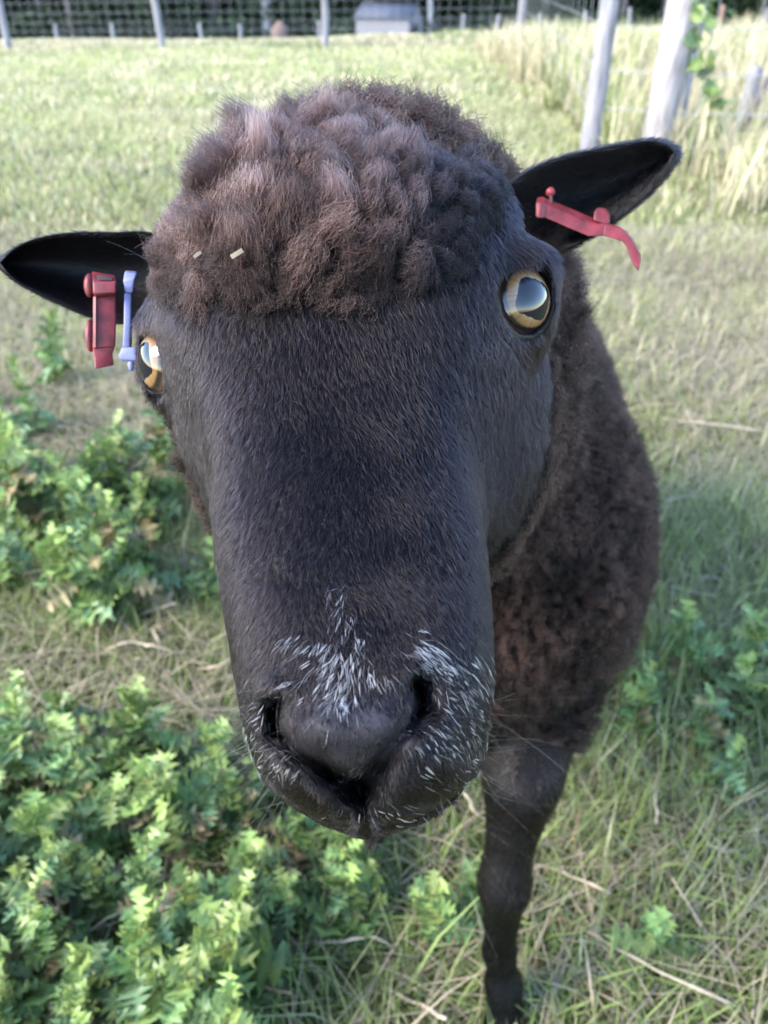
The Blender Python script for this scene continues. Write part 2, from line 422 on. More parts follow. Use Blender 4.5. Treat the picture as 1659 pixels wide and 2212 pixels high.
# ================================================================== shed
M_BOARD = mat('grey_board', (.20, .19, .205), rough=.8, spec=.2, noise=(3, .25, (8, 8, 1)))
M_ROOF = mat('blue_grey_roof', (.055, .062, .088), rough=.7, spec=.3, noise=(5, .2))
M_INSIDE = mat('red_brown_inside', (.16, .06, .05), rough=.9)
YS = 42.0; XS = (842 - W / 2) / F * (YS * math.cos(PITCH) + 2.6 * math.sin(PITCH)); ZS = float(terr(XS, YS)) - .05
shed = empty('wooden_shed', (XS, YS, ZS)); shed.rotation_euler = (0, 0, math.radians(-20))
tag(shed, 'small grey board shed with a blue grey gable roof below the wood', 'shed')
def spart(name, m_, mt, parent=None):
    o = bpy.data.objects.new(name, m_); COL.objects.link(o); o.parent = parent or shed
    if mt and not m_.materials: m_.materials.append(mt)
    return o
LS, DS, HS, HR = 2.45, 1.9, 1.20, 1.66
plank = add_mat(MB().box((0, 0, .5), (1, 1, 1)).mesh('board'), M_BOARD)
for k in range(16):
    x = -LS / 2 + (k + .5) * LS / 16
    for y in (-DS / 2, DS / 2):
        o = spart('board', plank, None); o.location = (x, y + (.006 if k % 2 else 0), 0); o.scale = (LS / 16 - .012, .03, HS)
def gz(y): return HS + (HR - HS) * (1 - abs(y) / (DS / 2))
for k in range(12):
    y = -DS / 2 + (k + .5) * DS / 12
    o = spart('board', plank, None); o.location = (-LS / 2, y, 0); o.scale = (.03, DS / 12 - .01, gz(y) - .06)
    o = spart('board', plank, None)
    if -.62 < y < .55: o.location = (LS / 2, y, .88); o.scale = (.03, DS / 12 - .01, gz(y) - .94)
    else: o.location = (LS / 2, y, 0); o.scale = (.03, DS / 12 - .01, gz(y) - .06)
spart('inner_wall', MB().box((.35, 0, .48), (.04, DS - .1, .94)).mesh('inner_wall'), M_INSIDE)
rl = math.hypot(DS / 2 + .12, (HR - HS) * (DS / 2 + .12) / (DS / 2)); an = math.atan2(HR - HS, DS / 2)
for sgn in (-1, 1):
    c, s_ = math.cos(an * -sgn), math.sin(an * -sgn)
    R_ = np.array([[1, 0, 0], [0, c, -s_], [0, s_, c]])
    yc = sgn * (DS / 2 + .12) / 2
    spart('roof_slope', MB().box((0, yc, gz(yc) + .03), (LS + .22, rl, .035), R_).mesh('roof_slope'), M_ROOF)
spart('ridge_cap', MB().box((0, 0, HR + .062), (LS + .24, .16, .02)).mesh('ridge_cap'), M_ROOF)
# rounded stump
d = 41.0 * math.cos(PITCH) + 2.55 * math.sin(PITCH); xs = (605 - W / 2) / F * d; zs = float(terr(xs, 41))
a = np.linspace(0, 1, 10)
st = MB().tube(np.stack([0 * a, 0 * a, a * .98], 1), .40 * np.array([1.12, 1.02, .98, .97, .96, .95, .9, .78, .52, .12]), 16, wob=.06)
o = st.build('tree_stump', M_STUMP, None, True); o.location = (xs, 41.2, zs)
tag(o, 'rounded brown stump standing between thin posts before the dark wood', 'stump')

# ================================================================== wood behind
M_LEAFD = mat('wood_leaf', (.035, .055, .028), rough=.7, spec=.2, noise=(.35, .5), trans=.15)
M_BARK = mat('wood_bark', (.14, .12, .12), rough=.95, spec=.1, noise=(3, .4, (4, 4, 1)))
M_BIRCH = mat('pale_bark', (.38, .35, .37), rough=.9, spec=.1, noise=(4, .45, (2, 2, 3)))
def leafmass(n, gen, size, seed):
    rs = np.random.default_rng(seed); p = gen(rs, n); n = len(p)
    u = rs.normal(0, 1, (n, 3)); u /= np.linalg.norm(u, axis=1, keepdims=True); v = np.cross(u, rs.normal(0, 1, (n, 3))); v /= np.linalg.norm(v, axis=1, keepdims=True)
    s_ = size * rs.uniform(.5, 1.4, (n, 1))
    V_ = np.stack([p - u * s_, p - v * s_ * .45, p + u * s_, p + v * s_ * .45], 1).reshape(-1, 3)
    return V_, np.arange(4 * n).reshape(n, 4)
def crown_gen(hc, rx, z0, dens):
    def g(rs, n):
        cl = rs.normal(0, 1, (46, 3)); cl /= np.linalg.norm(cl, axis=1, keepdims=True); cl *= rs.uniform(.35, 1, (46, 1)) ** .5
        c = cl[rs.integers(0, 46, n)] + rs.normal(0, .16, (n, 3))
        return c * np.array([rx, rx, hc / 2]) + np.array([0, 0, z0 + hc / 2])
    return g
crowns = []; trunks = []
for k in range(3):
    V_, Q_ = leafmass(2600, crown_gen(8.5 + k, 2.7 + .3 * k, 1.5 + .5 * k, 1), .30, 100 + k)
    crowns.append(add_mat(npmesh('crown', V_, Q=Q_, smooth=False), M_LEAFD))
    tm = MB(); z = np.linspace(-.3, 7.5, 9); tm.tube(np.stack([.12 * np.sin(z * .6 + k), .1 * np.cos(z * .5), z], 1), np.linspace(.22, .05, 9), 8, wob=.05)
    for q in range(7):
        a = q * 2.4 + k; zz = 2.4 + q * .7
        tm.tube([(0, 0, zz), (math.cos(a) * 1.0, math.sin(a) * 1.0, zz + .6), (math.cos(a) * 2.0, math.sin(a) * 2.0, zz + 1.0)], [.07, .045, .015], 5)
    trunks.append([add_mat(tm.mesh('trunk', True), M_BARK), add_mat(tm.mesh('trunk', True), M_BIRCH)])
rt = np.random.default_rng(5)
for i in range(64):
    row = i % 2
    x = -54 + (i // 2) * 3.5 + rt.uniform(-1, 1); y = 50 + row * 6 + rt.uniform(-1.5, 1.5)
    pale = (-6 < x < 3) and row == 0
    t_ = empty('woodland_tree', (x, y, float(terr(x, y)))); t_.rotation_euler = (0, 0, rt.uniform(0, 6)); sc = rt.uniform(.85, 1.2); t_.scale = (sc, sc, sc)
    for nm, me in (('trunk', trunks[i % 3][1 if pale else 0]), ('crown', crowns[(i * 7) % 3])):
        o = bpy.data.objects.new(nm, me); COL.objects.link(o); o.parent = t_
    tag(t_, 'pale barked tree at the front edge of the dark wood behind the shed' if pale else ('dark leafy tree along the front edge of the wood' if row == 0 else 'dark leafy tree in the second row of the wood'), 'tree',
        'pale trees of the wood' if pale else ('front trees of the wood' if row == 0 else 'back trees of the wood'))
def ug(rs, n):
    x = rs.uniform(-58, 58, n); y = rs.uniform(47.5, 60, n)
    top = .7 + 2.0 * vnoise(x * .45, y * .45, 61) + .12 * (y - 47)
    return np.stack([x, y, terr(x, y) + rs.uniform(0, 1, n) ** .8 * top], 1)
V_, Q_ = leafmass(64000, ug, .17, 9)
tag(link('undergrowth', npmesh('undergrowth', V_, Q=Q_, smooth=False), None, M_LEAFD), 'dark tangled undergrowth at the foot of the wood', 'undergrowth', kind='stuff')
def bk(rs, n):
    x = rs.uniform(-75, 75, n); y = rs.uniform(60, 72, n); return np.stack([x, y, terr(x, y) + rs.uniform(0, 11, n)], 1)
V_, Q_ = leafmass(32000, bk, .75, 19)
tag(link('deep_wood', npmesh('deep_wood', V_, Q=Q_, smooth=False), None, M_LEAFD), 'dark mass of leaves deep in the wood behind the front trees', 'woodland', kind='stuff')
# ================================================================== THE SHEEP
def surface_nets(Fv):
    """Fv (nx,ny,nz) -> verts in index space, quads"""
    s = Fv < 0
    nx, ny, nz = s.shape
    cnt = np.zeros((nx - 1, ny - 1, nz - 1), np.int8)
    for i in (0, 1):
        for j in (0, 1):
            for k in (0, 1):
                cnt += s[i:nx - 1 + i, j:ny - 1 + j, k:nz - 1 + k]
    act = (cnt > 0) & (cnt < 8)
    idx = -np.ones(act.shape, np.int64); ci = np.argwhere(act); idx[act] = np.arange(len(ci))
    acc = np.zeros((len(ci), 3)); num = np.zeros(len(ci))
    cor = [(0, 0, 0), (1, 0, 0), (0, 1, 0), (1, 1, 0), (0, 0, 1), (1, 0, 1), (0, 1, 1), (1, 1, 1)]
    val = [Fv[ci[:, 0] + a, ci[:, 1] + b, ci[:, 2] + c] for a, b, c in cor]
    for a in range(8):
        for b in range(a + 1, 8):
            dd = [abs(cor[a][k] - cor[b][k]) for k in range(3)]
            if sum(dd) != 1: continue
            m = (val[a] < 0) != (val[b] < 0)
            t = np.where(m, val[a] / (val[a] - val[b] + 1e-20), 0)
            p = np.array(cor[a])[None] + t[:, None] * (np.array(cor[b]) - np.array(cor[a]))[None]
            acc[m] += p[m]; num[m] += 1
    Vv = ci + acc / num[:, None]
    quads = []
    for ax in range(3):
        o1, o2 = [(1, 2), (2, 0), (0, 1)][ax]
        sl0 = [slice(None)] * 3; sl1 = [slice(None)] * 3
        sl0[ax] = slice(0, -1); sl1[ax] = slice(1, None)
        for o in (o1, o2): sl0[o] = slice(1, -1); sl1[o] = slice(1, -1)
        A = s[tuple(sl0)]; B = s[tuple(sl1)]
        e = np.argwhere(A != B)
        flip = A[A != B]
        e[:, o1] += 1; e[:, o2] += 1
        d1 = np.zeros(3, int); d1[o1] = 1; d2 = np.zeros(3, int); d2[o2] = 1
        q = np.stack([idx[tuple((e - d1 - d2).T)], idx[tuple((e - d2).T)], idx[tuple(e.T)], idx[tuple((e - d1).T)]], 1)
        q[~flip] = q[~flip][:, ::-1]
        quads.append(q)
    return Vv, np.concatenate(quads)
def smin(a, b, k):
    h = np.clip(.5 + .5 * (b - a) / k, 0, 1)
    return b * (1 - h) + a * h - k * h * (1 - h)
def ell(X, Y, Z, c, r, R=None):
    x, y, z = X - c[0], Y - c[1], Z - c[2]
    if R is not None:
        x, y, z = R[0][0] * x + R[0][1] * y + R[0][2] * z, R[1][0] * x + R[1][1] * y + R[1][2] * z, R[2][0] * x + R[2][1] * y + R[2][2] * z
    k0 = np.sqrt((x / r[0]) ** 2 + (y / r[1]) ** 2 + (z / r[2]) ** 2) + 1e-6
    k1 = np.sqrt((x / r[0] ** 2) ** 2 + (y / r[1] ** 2) ** 2 + (z / r[2] ** 2) ** 2) + 1e-6
    return k0 * (k0 - 1) / k1
def cap(X, Y, Z, a, b, ra, rb):
    a = np.asarray(a, float); b = np.asarray(b, float); ab = b - a
    t = np.clip(((X - a[0]) * ab[0] + (Y - a[1]) * ab[1] + (Z - a[2]) * ab[2]) / (ab @ ab), 0, 1)
    return np.sqrt((X - a[0] - t * ab[0]) ** 2 + (Y - a[1] - t * ab[1]) ** 2 + (Z - a[2] - t * ab[2]) ** 2) - (ra + (rb - ra) * t)
def pc(px, py, d):
    return ((px - W / 2) / F * d, (H / 2 - py) / F * d, d)

# ---- head: cross-sections down the face (pixel row, left, right, front depth, back depth)
SL = np.array([
    (1850, 797, 798, .2795, .2805), (1812, 795, 800, .2790, .2815), (1797, 745, 848, .262, .284), (1780, 690, 905, .250, .292), (1740, 628, 968, .240, .304), (1700, 592, 1006, .2335, .310),
    (1640, 560, 1034, .2285, .314), (1560, 536, 1050, .226, .318), (1480, 522, 1058, .227, .322), (1400, 511, 1056, .231, .328),
    (1300, 495, 1050, .238, .334), (1200, 480, 1042, .246, .340), (1100, 472, 1028, .254, .350), (1000, 470, 1010, .262, .360),
    (900, 455, 1003, .270, .370), (800, 430, 1012, .278, .380), (700, 405, 1040, .285, .390), (600, 415, 1062, .290, .400),
    (500, 445, 1078, .297, .420), (450, 468, 1088, .302, .430), (415, 490, 1074, .309, .435), (375, 520, 915, .321, .44), (345, 535, 860, .337, .44), (320, 605, 790, .36, .44), (308, 680, 725, .385, .43), (296, 702, 704, .405, .408), (220, 702, 704, .405, .408)])[::-1]
GU = np.arange(240, 1260, 6.0); GV = np.arange(225, 1845, 6.0); GD = np.arange(.195, .475, .0022)
U3, V3, D3 = [a.astype(np.float32) for a in np.meshgrid(GU, GV, GD, indexing='ij')]
X3 = (U3 - W / 2) / F * D3; Y3 = (H / 2 - V3) / F * D3
def smooth_tab(col):
    v = np.interp(GV, SL[:, 0], SL[:, col])
    k = np.exp(-np.linspace(-2, 2, 11) ** 2); k /= k.sum()
    return np.convolve(np.pad(v, 5, mode='edge'), k, 'valid').astype(np.float32)
xl, xr, dfr, dbk = [smooth_tab(c)[None, :, None] for c in (1, 2, 3, 4)]
dc = dfr + .48 * (dbk - dfr)
hw = (xr - xl) / 2 * dc / F; xc = ((xl + xr) / 2 - W / 2) * dc / F
hd = np.where(D3 < dc, dc - dfr, dbk - dc)
nexp = 2.35
rr = (np.abs((X3 - xc) / hw) ** nexp + np.abs((D3 - dc) / hd) ** nexp) ** (1 / nexp)
FH = (rr - 1) * np.minimum(hw, hd) * .92
roll = math.radians(9)
RO = [[math.cos(roll), math.sin(roll), 0], [-math.sin(roll), math.cos(roll), 0], [0, 0, 1]]
FH = smin(FH, ell(X3, Y3, D3, pc(746, 715, .360), (.0715, .060, .064), RO), .040)          # skull across the orbits
FH = smin(FH, ell(X3, Y3, D3, pc(806, 950, .392), (.079, .082, .070), RO), .050)           # cheeks and jaw
FH = smin(FH, ell(X3, Y3, D3, pc(1085, 588, .3315), (.021, .011, .015), RO), .012)         # brow over the sheep's left eye
FH = smin(FH, ell(X3, Y3, D3, pc(388, 704, .3470), (.015, .011, .015), RO), .012)          # brow over its right eye
# eyes: centre, direction of gaze
E_R = .0185
EYES = [dict(c=np.array(pc(1092, 660, .3340)), g=np.array([.52, -.01, -.85]), lid=np.array([.26, .04, -.96]), up=np.array([.22, 1, 0]), a=.0150, b=.0160, cut=(.60, .80, .0092)),
        dict(c=np.array(pc(394, 783, .3560)), g=np.array([-.84, -.03, -.54]), lid=np.array([-.60, 0, -.80]), up=np.array([-.25, 1, 0]), a=.0150, b=.0150, cut=(-.45, .89, .0105))]
def basis(g, up):
    g = g / np.linalg.norm(g); u = up - g * (up @ g); u /= np.linalg.norm(u)
    return np.cross(u, g), u, g
for e in EYES:
    e['r'], e['u'], e['g'] = basis(e['g'], e['up']); e['lr'], e['lu'], e['lg'] = basis(e['lid'], e['up'])
    x, y, z = X3 - e['c'][0], Y3 - e['c'][1], D3 - e['c'][2]
    lid = np.sqrt(x * x + y * y + z * z) - (E_R + .0017)
    FH = smin(FH, lid, .010)
    pr, pu, pg = [x * v[0] + y * v[1] + z * v[2] for v in (e['lr'], e['lu'], e['lg'])]
    ball = np.sqrt(x * x + y * y + z * z) - (E_R - .0008)
    op = (np.sqrt((pr / e['a']) ** 2 + (pu / e['b']) ** 2) - 1) * .013       # opening between the lids
    op = np.maximum(op, e['cut'][0] * pr + e['cut'][1] * pu - e['cut'][2])
    FH = np.maximum(FH, -np.maximum(op, .004 - pg))
    FH = np.minimum(FH, ball + .0006)
# relief on the front of the face (pixel x, y, sigma x, sigma y, metres: + sinks in, - stands out)
front = np.clip((dc + .004 - D3) / .012, 0, 1)
U2, V2 = np.meshgrid(GU, GV, indexing='ij')
rel = np.zeros_like(U2)
def dab(x, y, sx, sy, amp, rot=0):
    global rel
    c, s_ = math.cos(math.radians(rot)), math.sin(math.radians(rot))
    a = (U2 - x) * c + (V2 - y) * s_; b_ = -(U2 - x) * s_ + (V2 - y) * c
    rel = rel + amp * np.exp(-(a / sx) ** 2 - (b_ / sy) ** 2)
def groove(pts, wd_, amp):
    global rel
    best = np.full(U2.shape, 1e9)
    for (x0, y0), (x1, y1) in zip(pts[:-1], pts[1:]):
        t = np.clip(((U2 - x0) * (x1 - x0) + (V2 - y0) * (y1 - y0)) / ((x1 - x0) ** 2 + (y1 - y0) ** 2), 0, 1)
        best = np.minimum(best, np.hypot(U2 - x0 - t * (x1 - x0), V2 - y0 - t * (y1 - y0)))
    rel = rel + amp * np.exp(-(best / wd_) ** 2)
dab(755, 1585, 120, 62, -.0050); dab(690, 1590, 60, 45, -.0020, 30); dab(840, 1560, 60, 45, -.0022, -35)   # nose pad and its two wings
dab(640, 1690, 60, 60, -.0030); dab(925, 1665, 75, 75, -.0040)                                         # upper lips
groove([(588, 1520), (596, 1575), (640, 1625), (700, 1675), (768, 1690), (815, 1650), (865, 1590), (905, 1540), (915, 1480)], 15, .0055)
dab(912, 1492, 17, 34, .012, -20); dab(900, 1530, 20, 26, .005, 30); dab(914, 1490, 34, 52, .003, -16); dab(593, 1540, 12, 34, .010, 10); dab(606, 1578, 18, 22, .004, -40); dab(594, 1545, 26, 50, .003, 6)                                     # nostrils
dab(704, 1668, 38, 22, .011, 45); dab(816, 1664, 24, 44, .012, 25); dab(772, 1704, 44, 32, .016)        # shadowed hollow under the nose
groove([(772, 1690), (785, 1740), (790, 1800)], 10, .012); groove([(560, 1690), (640, 1752), (720, 1778), (790, 1784), (880, 1772), (960, 1735), (1020, 1680)], 8, .0035)
dab(885, 1440, 40, 30, -.002); dab(600, 1480, 40, 30, -.002)
FH = FH + rel[:, :, None].astype(np.float32) * front
hv, hq = surface_nets(FH)
def relax(v, q, it):
    for _ in range(it):
        acc_ = np.zeros_like(v); cn = np.zeros(len(v))
        for k in range(4):
            np.add.at(acc_, q[:, k], v[q[:, (k + 1) % 4]] + v[q[:, (k + 3) % 4]]); np.add.at(cn, q[:, k], 2)
        v = v * .4 + .6 * acc_ / cn[:, None]
    return v
hv = relax(hv, hq, 3)
pu_ = GU[0] + hv[:, 0] * 6.0; pv_ = GV[0] + hv[:, 1] * 6.0; pd_ = GD[0] + hv[:, 2] * .0022
HV = P(pu_, pv_, pd_); HQ = hq
del U3, V3, D3, X3, Y3, FH, rr, hd, front

# ---- ears: cupped shells between an upper and a lower edge (base -> tip)
def ear(top, bot, dep, cup, th=.0032, n=26, m=15):
    top = np.array(top, float); bot = np.array(bot, float)
    s = np.linspace(0, 1, n)
    def along(c):
        k = np.concatenate([[0], np.cumsum(np.hypot(*np.diff(c, axis=0).T))]); k /= k[-1]
        return np.stack([np.interp(s, k, c[:, 0]), np.interp(s, k, c[:, 1])], 1)
    def sm(a):
        for _ in range(2):
            a[1:-1] = (a[:-2] + 2 * a[1:-1] + a[2:]) / 4
        return a
    a = sm(along(top)); b_ = sm(along(bot)); t = np.linspace(0, 1, m)
    pts = a[:, None] * (1 - t)[None, :, None] + b_[:, None] * t[None, :, None]
    d = (dep[0] + (dep[1] - dep[0]) * s)[:, None] + cup * (4 * t * (1 - t))[None] ** .8 * (np.sin(np.pi * (.12 + .80 * s)) ** .7)[:, None]
    d = d + .010 * (t[None] - .5) * (1 - s)[:, None]
    Fr = P(pts[..., 0], pts[..., 1], d)
    du = np.gradient(Fr, axis=0); dv = np.gradient(Fr, axis=1); nn = np.cross(du, dv); nn /= np.linalg.norm(nn, axis=-1, keepdims=True) + 1e-12
    if (nn[n // 2, m // 2] @ FWD) < 0: nn = -nn
    edge = np.sqrt(np.clip(4 * t * (1 - t), 0, 1))[None, :, None] * .8 + .2
    Bk = Fr + nn * th * edge
    I = np.arange(n * m).reshape(n, m)
    f = np.stack([I[:-1, :-1], I[:-1, 1:], I[1:, 1:], I[1:, :-1]], -1).reshape(-1, 4)
    o = n * m
    q = [f, f[:, ::-1] + o]
    for c in (I[:, 0], I[:, -1]):
        e_ = np.stack([c[:-1], c[1:], c[1:] + o, c[:-1] + o], 1); q.append(e_ if c[0] == 0 else e_[:, ::-1])
    e_ = np.stack([I[-1, :-1], I[-1, 1:], I[-1, 1:] + o, I[-1, :-1] + o], 1); q.append(e_)
    return np.concatenate([Fr.reshape(-1, 3), Bk.reshape(-1, 3)]), np.concatenate(q)
earL = ear([(385, 515), (298, 500), (262, 505), (179, 503), (119, 508), (60, 522), (20, 545), (3, 568)],
           [(390, 680), (298, 700), (240, 697), (190, 684), (149, 665), (89, 638), (30, 606), (3, 570)], (.388, .375), .026)
earR = ear([(1060, 430), (1100, 400), (1150, 366), (1197, 345), (1263, 330), (1330, 317), (1390, 306), (1428, 307), (1450, 318), (1455, 332)],
           [(1050, 540), (1110, 565), (1161, 562), (1213, 545), (1263, 519), (1329, 476), (1395, 423), (1442, 372), (1455, 335)], (.395, .392), .030)

# ---- body, in world metres
h = .008
bx = np.arange(-.26, .44, h); by = np.arange(.30, 1.62, h); bz = np.arange(-.02, .98, h)
BX, BY, BZ = [a.astype(np.float32) for a in np.meshgrid(bx, by, bz, indexing='ij')]
pl = c2w(*pc(800, 640, .45)); ph = c2w(*pc(775, 515, .47)); ph2 = c2w(*pc(965, 590, .49))
FB = ell(BX, BY, BZ, (.085, .93, .53), (.185, .43, .21))
FB = smin(FB, ell(BX, BY, BZ, (.085, 1.18, .55), (.180, .25, .20)), .06)
FB = smin(FB, ell(BX, BY, BZ, (.095, .66, .50), (.145, .18, .19)), .07)         # chest and shoulder
FB = smin(FB, ell(BX, BY, BZ, (.165, .69, .49), (.085, .14, .15)), .05)
FB = smin(FB, cap(BX, BY, BZ, pl, (.07, .66, .60), .078, .135), .05)             # neck
FB = smin(FB, cap(BX, BY, BZ, ph, (.05, .74, .62), .062, .12), .04)
FB = smin(FB, cap(BX, BY, BZ, ph2, (.08, .74, .62), .060, .12), .04)
lump = np.zeros_like(FB)
QP = np.stack([BX, BY, BZ], -1)
lump = (vnoise3(QP, 30, 2) - .5) * .014 + (vnoise3(QP, 60, 4) - .5) * .008 + (vnoise3(QP, 9, 7) - .5) * .028
FB = FB + lump
def leg(F0, pts, rad, k=.02):
    for (a, b_, ra, rb) in zip(pts[:-1], pts[1:], rad[:-1], rad[1:]):
        F0 = smin(F0, cap(BX, BY, BZ, a, b_, ra, rb), k)
    return F0
FB = leg(FB, [(.165, .60, .44), (.128, .475, .385), (.117, .445, .285), (.117, .440, .262), (.124, .448, .13), (.132, .440, .075), (.135, .418, .012)], [.070, .033, .0195, .0215, .0145, .017, .024], .018)
FB = leg(FB, [(.045, .68, .43), (.01, .70, .37), (-.005, .735, .27), (-.008, .735, .245), (-.014, .71, .12), (-.016, .69, .07), (-.018, .668, .012)], [.085, .042, .028, .027, .019, .022, .027], .018)
for sx in (.235, -.01):
    FB = leg(FB, [(sx, 1.22, .48), (sx, 1.19, .36), (sx, 1.31, .27), (sx, 1.30, .12), (sx, 1.28, .06), (sx, 1.26, .012)], [.10, .058, .028, .021, .023, .027], .02)
FB = smin(FB, cap(BX, BY, BZ, (.12, 1.40, .62), (.12, 1.46, .42), .03, .022), .02)   # tail
FB = np.maximum(FB, -(BZ - .0))
bv, bq = surface_nets(FB)
BV = np.stack([bx[0] + bv[:, 0] * h, by[0] + bv[:, 1] * h, bz[0] + bv[:, 2] * h], 1); BQ = bq
del BX, BY, BZ, FB, QP, lump

def vnormals(V_, Q_):
    n = np.cross(V_[Q_[:, 2]] - V_[Q_[:, 0]], V_[Q_[:, 3]] - V_[Q_[:, 1]])
    o = np.zeros_like(V_)
    for k in range(4): np.add.at(o, Q_[:, k], n)
    return o / (np.linalg.norm(o, axis=1, keepdims=True) + 1e-12)
parts = [(HV, HQ), earL, earR, (BV, BQ)]
offs = np.cumsum([0] + [len(p[0]) for p in parts])
SV = np.concatenate([p[0] for p in parts]); SQ = np.concatenate([p[1] + o for p, o in zip(parts, offs)])
sheep = empty('black_sheep', (.10, .90, 0))
tag(sheep, 'black woolly sheep poking its nose up close with tags in both ears', 'sheep')
M_SKIN = mat('dark_skin', attr='col', rough=.5, spec=.13, noise=(60, .35), bump=(420, .4, .0015))
qx, qy, qd = w2px(SV)
pad = np.clip(1.6 - np.hypot((qx - 755) / 135, (qy - 1585) / 80), 0, 1) * (qd < .26) * np.clip((1672 - np.abs(qx - 765) * .35 - qy) / 20, 0, 1)
ptt = np.clip(vnoise3(SV, 110, 81) * 1.7 - .3, 0, 1)
body = link('body', npmesh('body', SV, Q=SQ, col=np.array([.0035, .003, .0036])[None] + np.array([.020, .019, .024])[None] * (pad * (.35 + .65 * ptt))[:, None]), sheep, M_SKIN)  # nose pad colour lightened in patches to stand in for its sheen

# ---- eyes
def eye_material():
    m = bpy.data.materials.new('eye'); m.use_nodes = True; t = m.node_tree; N = t.nodes; L = t.links
    a = N.new('ShaderNodeAttribute'); a.attribute_name = 'col'
    b = N['Principled BSDF']; b.inputs['Roughness'].default_value = .35; b.inputs['Specular IOR Level'].default_value = .0
    b.inputs['Coat Weight'].default_value = 1.0; b.inputs['Coat Roughness'].default_value = .015; b.inputs['Coat IOR'].default_value = 1.6
    L.new(a.outputs['Color'], b.inputs['Base Color'])
    return m
M_EYE = eye_material()
for e in EYES:
    n, k = 240, 200
    th = np.linspace(0, np.pi, k); phv = np.arange(n) * 2 * np.pi / n
    TH, PH = np.meshgrid(th, phv, indexing='ij')
    lr = np.sin(TH) * np.cos(PH); lu = np.sin(TH) * np.sin(PH); lg = np.cos(TH)
    bul = 1 + .045 * np.exp(-(TH / .55) ** 4)
    p = e['c'] + (lr[..., None] * e['r'] + lu[..., None] * e['u'] + lg[..., None] * e['g']) * (E_R * bul)[..., None]
    Vw = c2w(p[..., 0], p[..., 1], p[..., 2]).reshape(-1, 3)
    I = np.arange(k * n).reshape(k, n)
    q = np.stack([I[:-1], np.roll(I, -1, 1)[:-1], np.roll(I, -1, 1)[1:], I[1:]], -1).reshape(-1, 4)
    # colours: sclera, limbus, iris, bar pupil
    xx, yy = lr, lu; rad_ = np.hypot(xx, yy); ang = np.arctan2(yy, xx)
    fib = .82 + .18 * np.sin(ang * 47 + 3 * np.sin(ang * 9)) * rng.uniform(.6, 1, n)[None]
    iris = np.array([.21, .115, .045])[None, None] * fib[..., None]
    mixf = np.clip((rad_ - .34) / .22, 0, 1)[..., None]
    iris = np.array([.33, .26, .18]) * (1 - mixf) * fib[..., None] + iris * mixf
    c = iris.copy()
    pup = (np.abs(xx / .43) ** 4 + np.abs((yy + .05) / (.40 + .008 * np.sin(xx * 30))) ** 4) ** .25
    c = np.where((pup < 1)[..., None], np.array([.004, .005, .010]), c)
    lim = np.clip((rad_ - .60) / .05, 0, 1)[..., None]; c = c * (1 - lim) + np.array([.012, .009, .008]) * lim
    scl = np.clip((rad_ - .70) / .06, 0, 1)[..., None]; c = c * (1 - scl) + np.array([.055, .030, .022]) * scl
    c = np.where((lg < 0)[..., None], np.array([.05, .03, .02]), c)
    link('eye', npmesh('eye', Vw, Q=q[:, ::-1], col=c.reshape(-1, 3)), sheep, M_EYE)

# ================================================================== hair
def hair(name, pts, rad, col, material, parent, **tags):
    """pts (n,k,3), rad (n,k), col (n,k,3)"""
    n, k, _ = pts.shape
    hc = bpy.data.hair_curves.new(name)
    hc.add_curves([k] * n)
    hc.attributes['position'].data.foreach_set('vector', np.ascontiguousarray(pts, np.float32).ravel())
    ra = hc.attributes.get('radius') or hc.attributes.new('radius', 'FLOAT', 'POINT')
    ra.data.foreach_set('value', np.ascontiguousarray(rad, np.float32).ravel())
    ca = hc.attributes.new('col', 'FLOAT_COLOR', 'POINT')
    c = np.ones((n, k, 4), np.float32); c[..., :3] = col
    ca.data.foreach_set('color', c.ravel())
    hc.materials.append(material)
    o = link(name, hc, parent)
    o['kind'] = 'stuff'
    return o
def sample(V_, Q_, n, wfun=None):
    N_ = vnormals(V_, Q_)
    a = V_[Q_]; ar = np.linalg.norm(np.cross(a[:, 2] - a[:, 0], a[:, 3] - a[:, 1]), axis=1)
    if wfun is not None: ar = ar * wfun(a.mean(1), N_[Q_].mean(1))
    f = rng.choice(len(Q_), n, p=ar / ar.sum())
    u, v = rng.uniform(0, 1, (2, n, 1))
    def bil(B): return (B[:, 0] * (1 - u) + B[:, 1] * u) * (1 - v) + (B[:, 3] * (1 - u) + B[:, 2] * u) * v
    p = bil(V_[Q_[f]]); nn = bil(N_[Q_[f]]); nn /= np.linalg.norm(nn, axis=1, keepdims=True) + 1e-12
    return p, nn
def frame(nn, hint):
    t = hint - nn * (hint * nn).sum(1, keepdims=True); t /= np.linalg.norm(t, axis=1, keepdims=True) + 1e-9
    return t, np.cross(nn, t)
def near_eye(p):
    """roots inside the opening between the lids"""
    q = p - CAM; q = np.stack([q @ RIGHT, q @ UP, q @ FWD], -1); out = np.zeros(len(p), bool)
    for e in EYES:
        v = q - e['c']; pr, pu, pg = v @ e['lr'], v @ e['lu'], v @ e['lg']
        out |= (np.hypot(pr / e['a'], pu / e['b']) < 1.10) & (pg > 0) & (e['cut'][0] * pr + e['cut'][1] * pu < e['cut'][2] + .0014)
    return out
def wool_w(px, py, d):
    """1 on the woolly crown, 0 on the short-haired face"""
    low = np.interp(px, [250, 330, 430, 700, 880, 1000, 1060, 1130, 1200], [560, 610, 655, 648, 640, 560, 470, 380, 330])
    low = low + 60 * (vnoise(px / 60., py / 60., 71) - .5)
    return np.clip((low + 45 - py) / 110, 0, 1)
M_HAIR = hairmat('short_black_hair', .24, .40, ior=1.30); M_WOOL = hairmat('brown_black_wool', .6, .8, ior=1.20); M_WHITE = hairmat('white_hair', .5, .6)

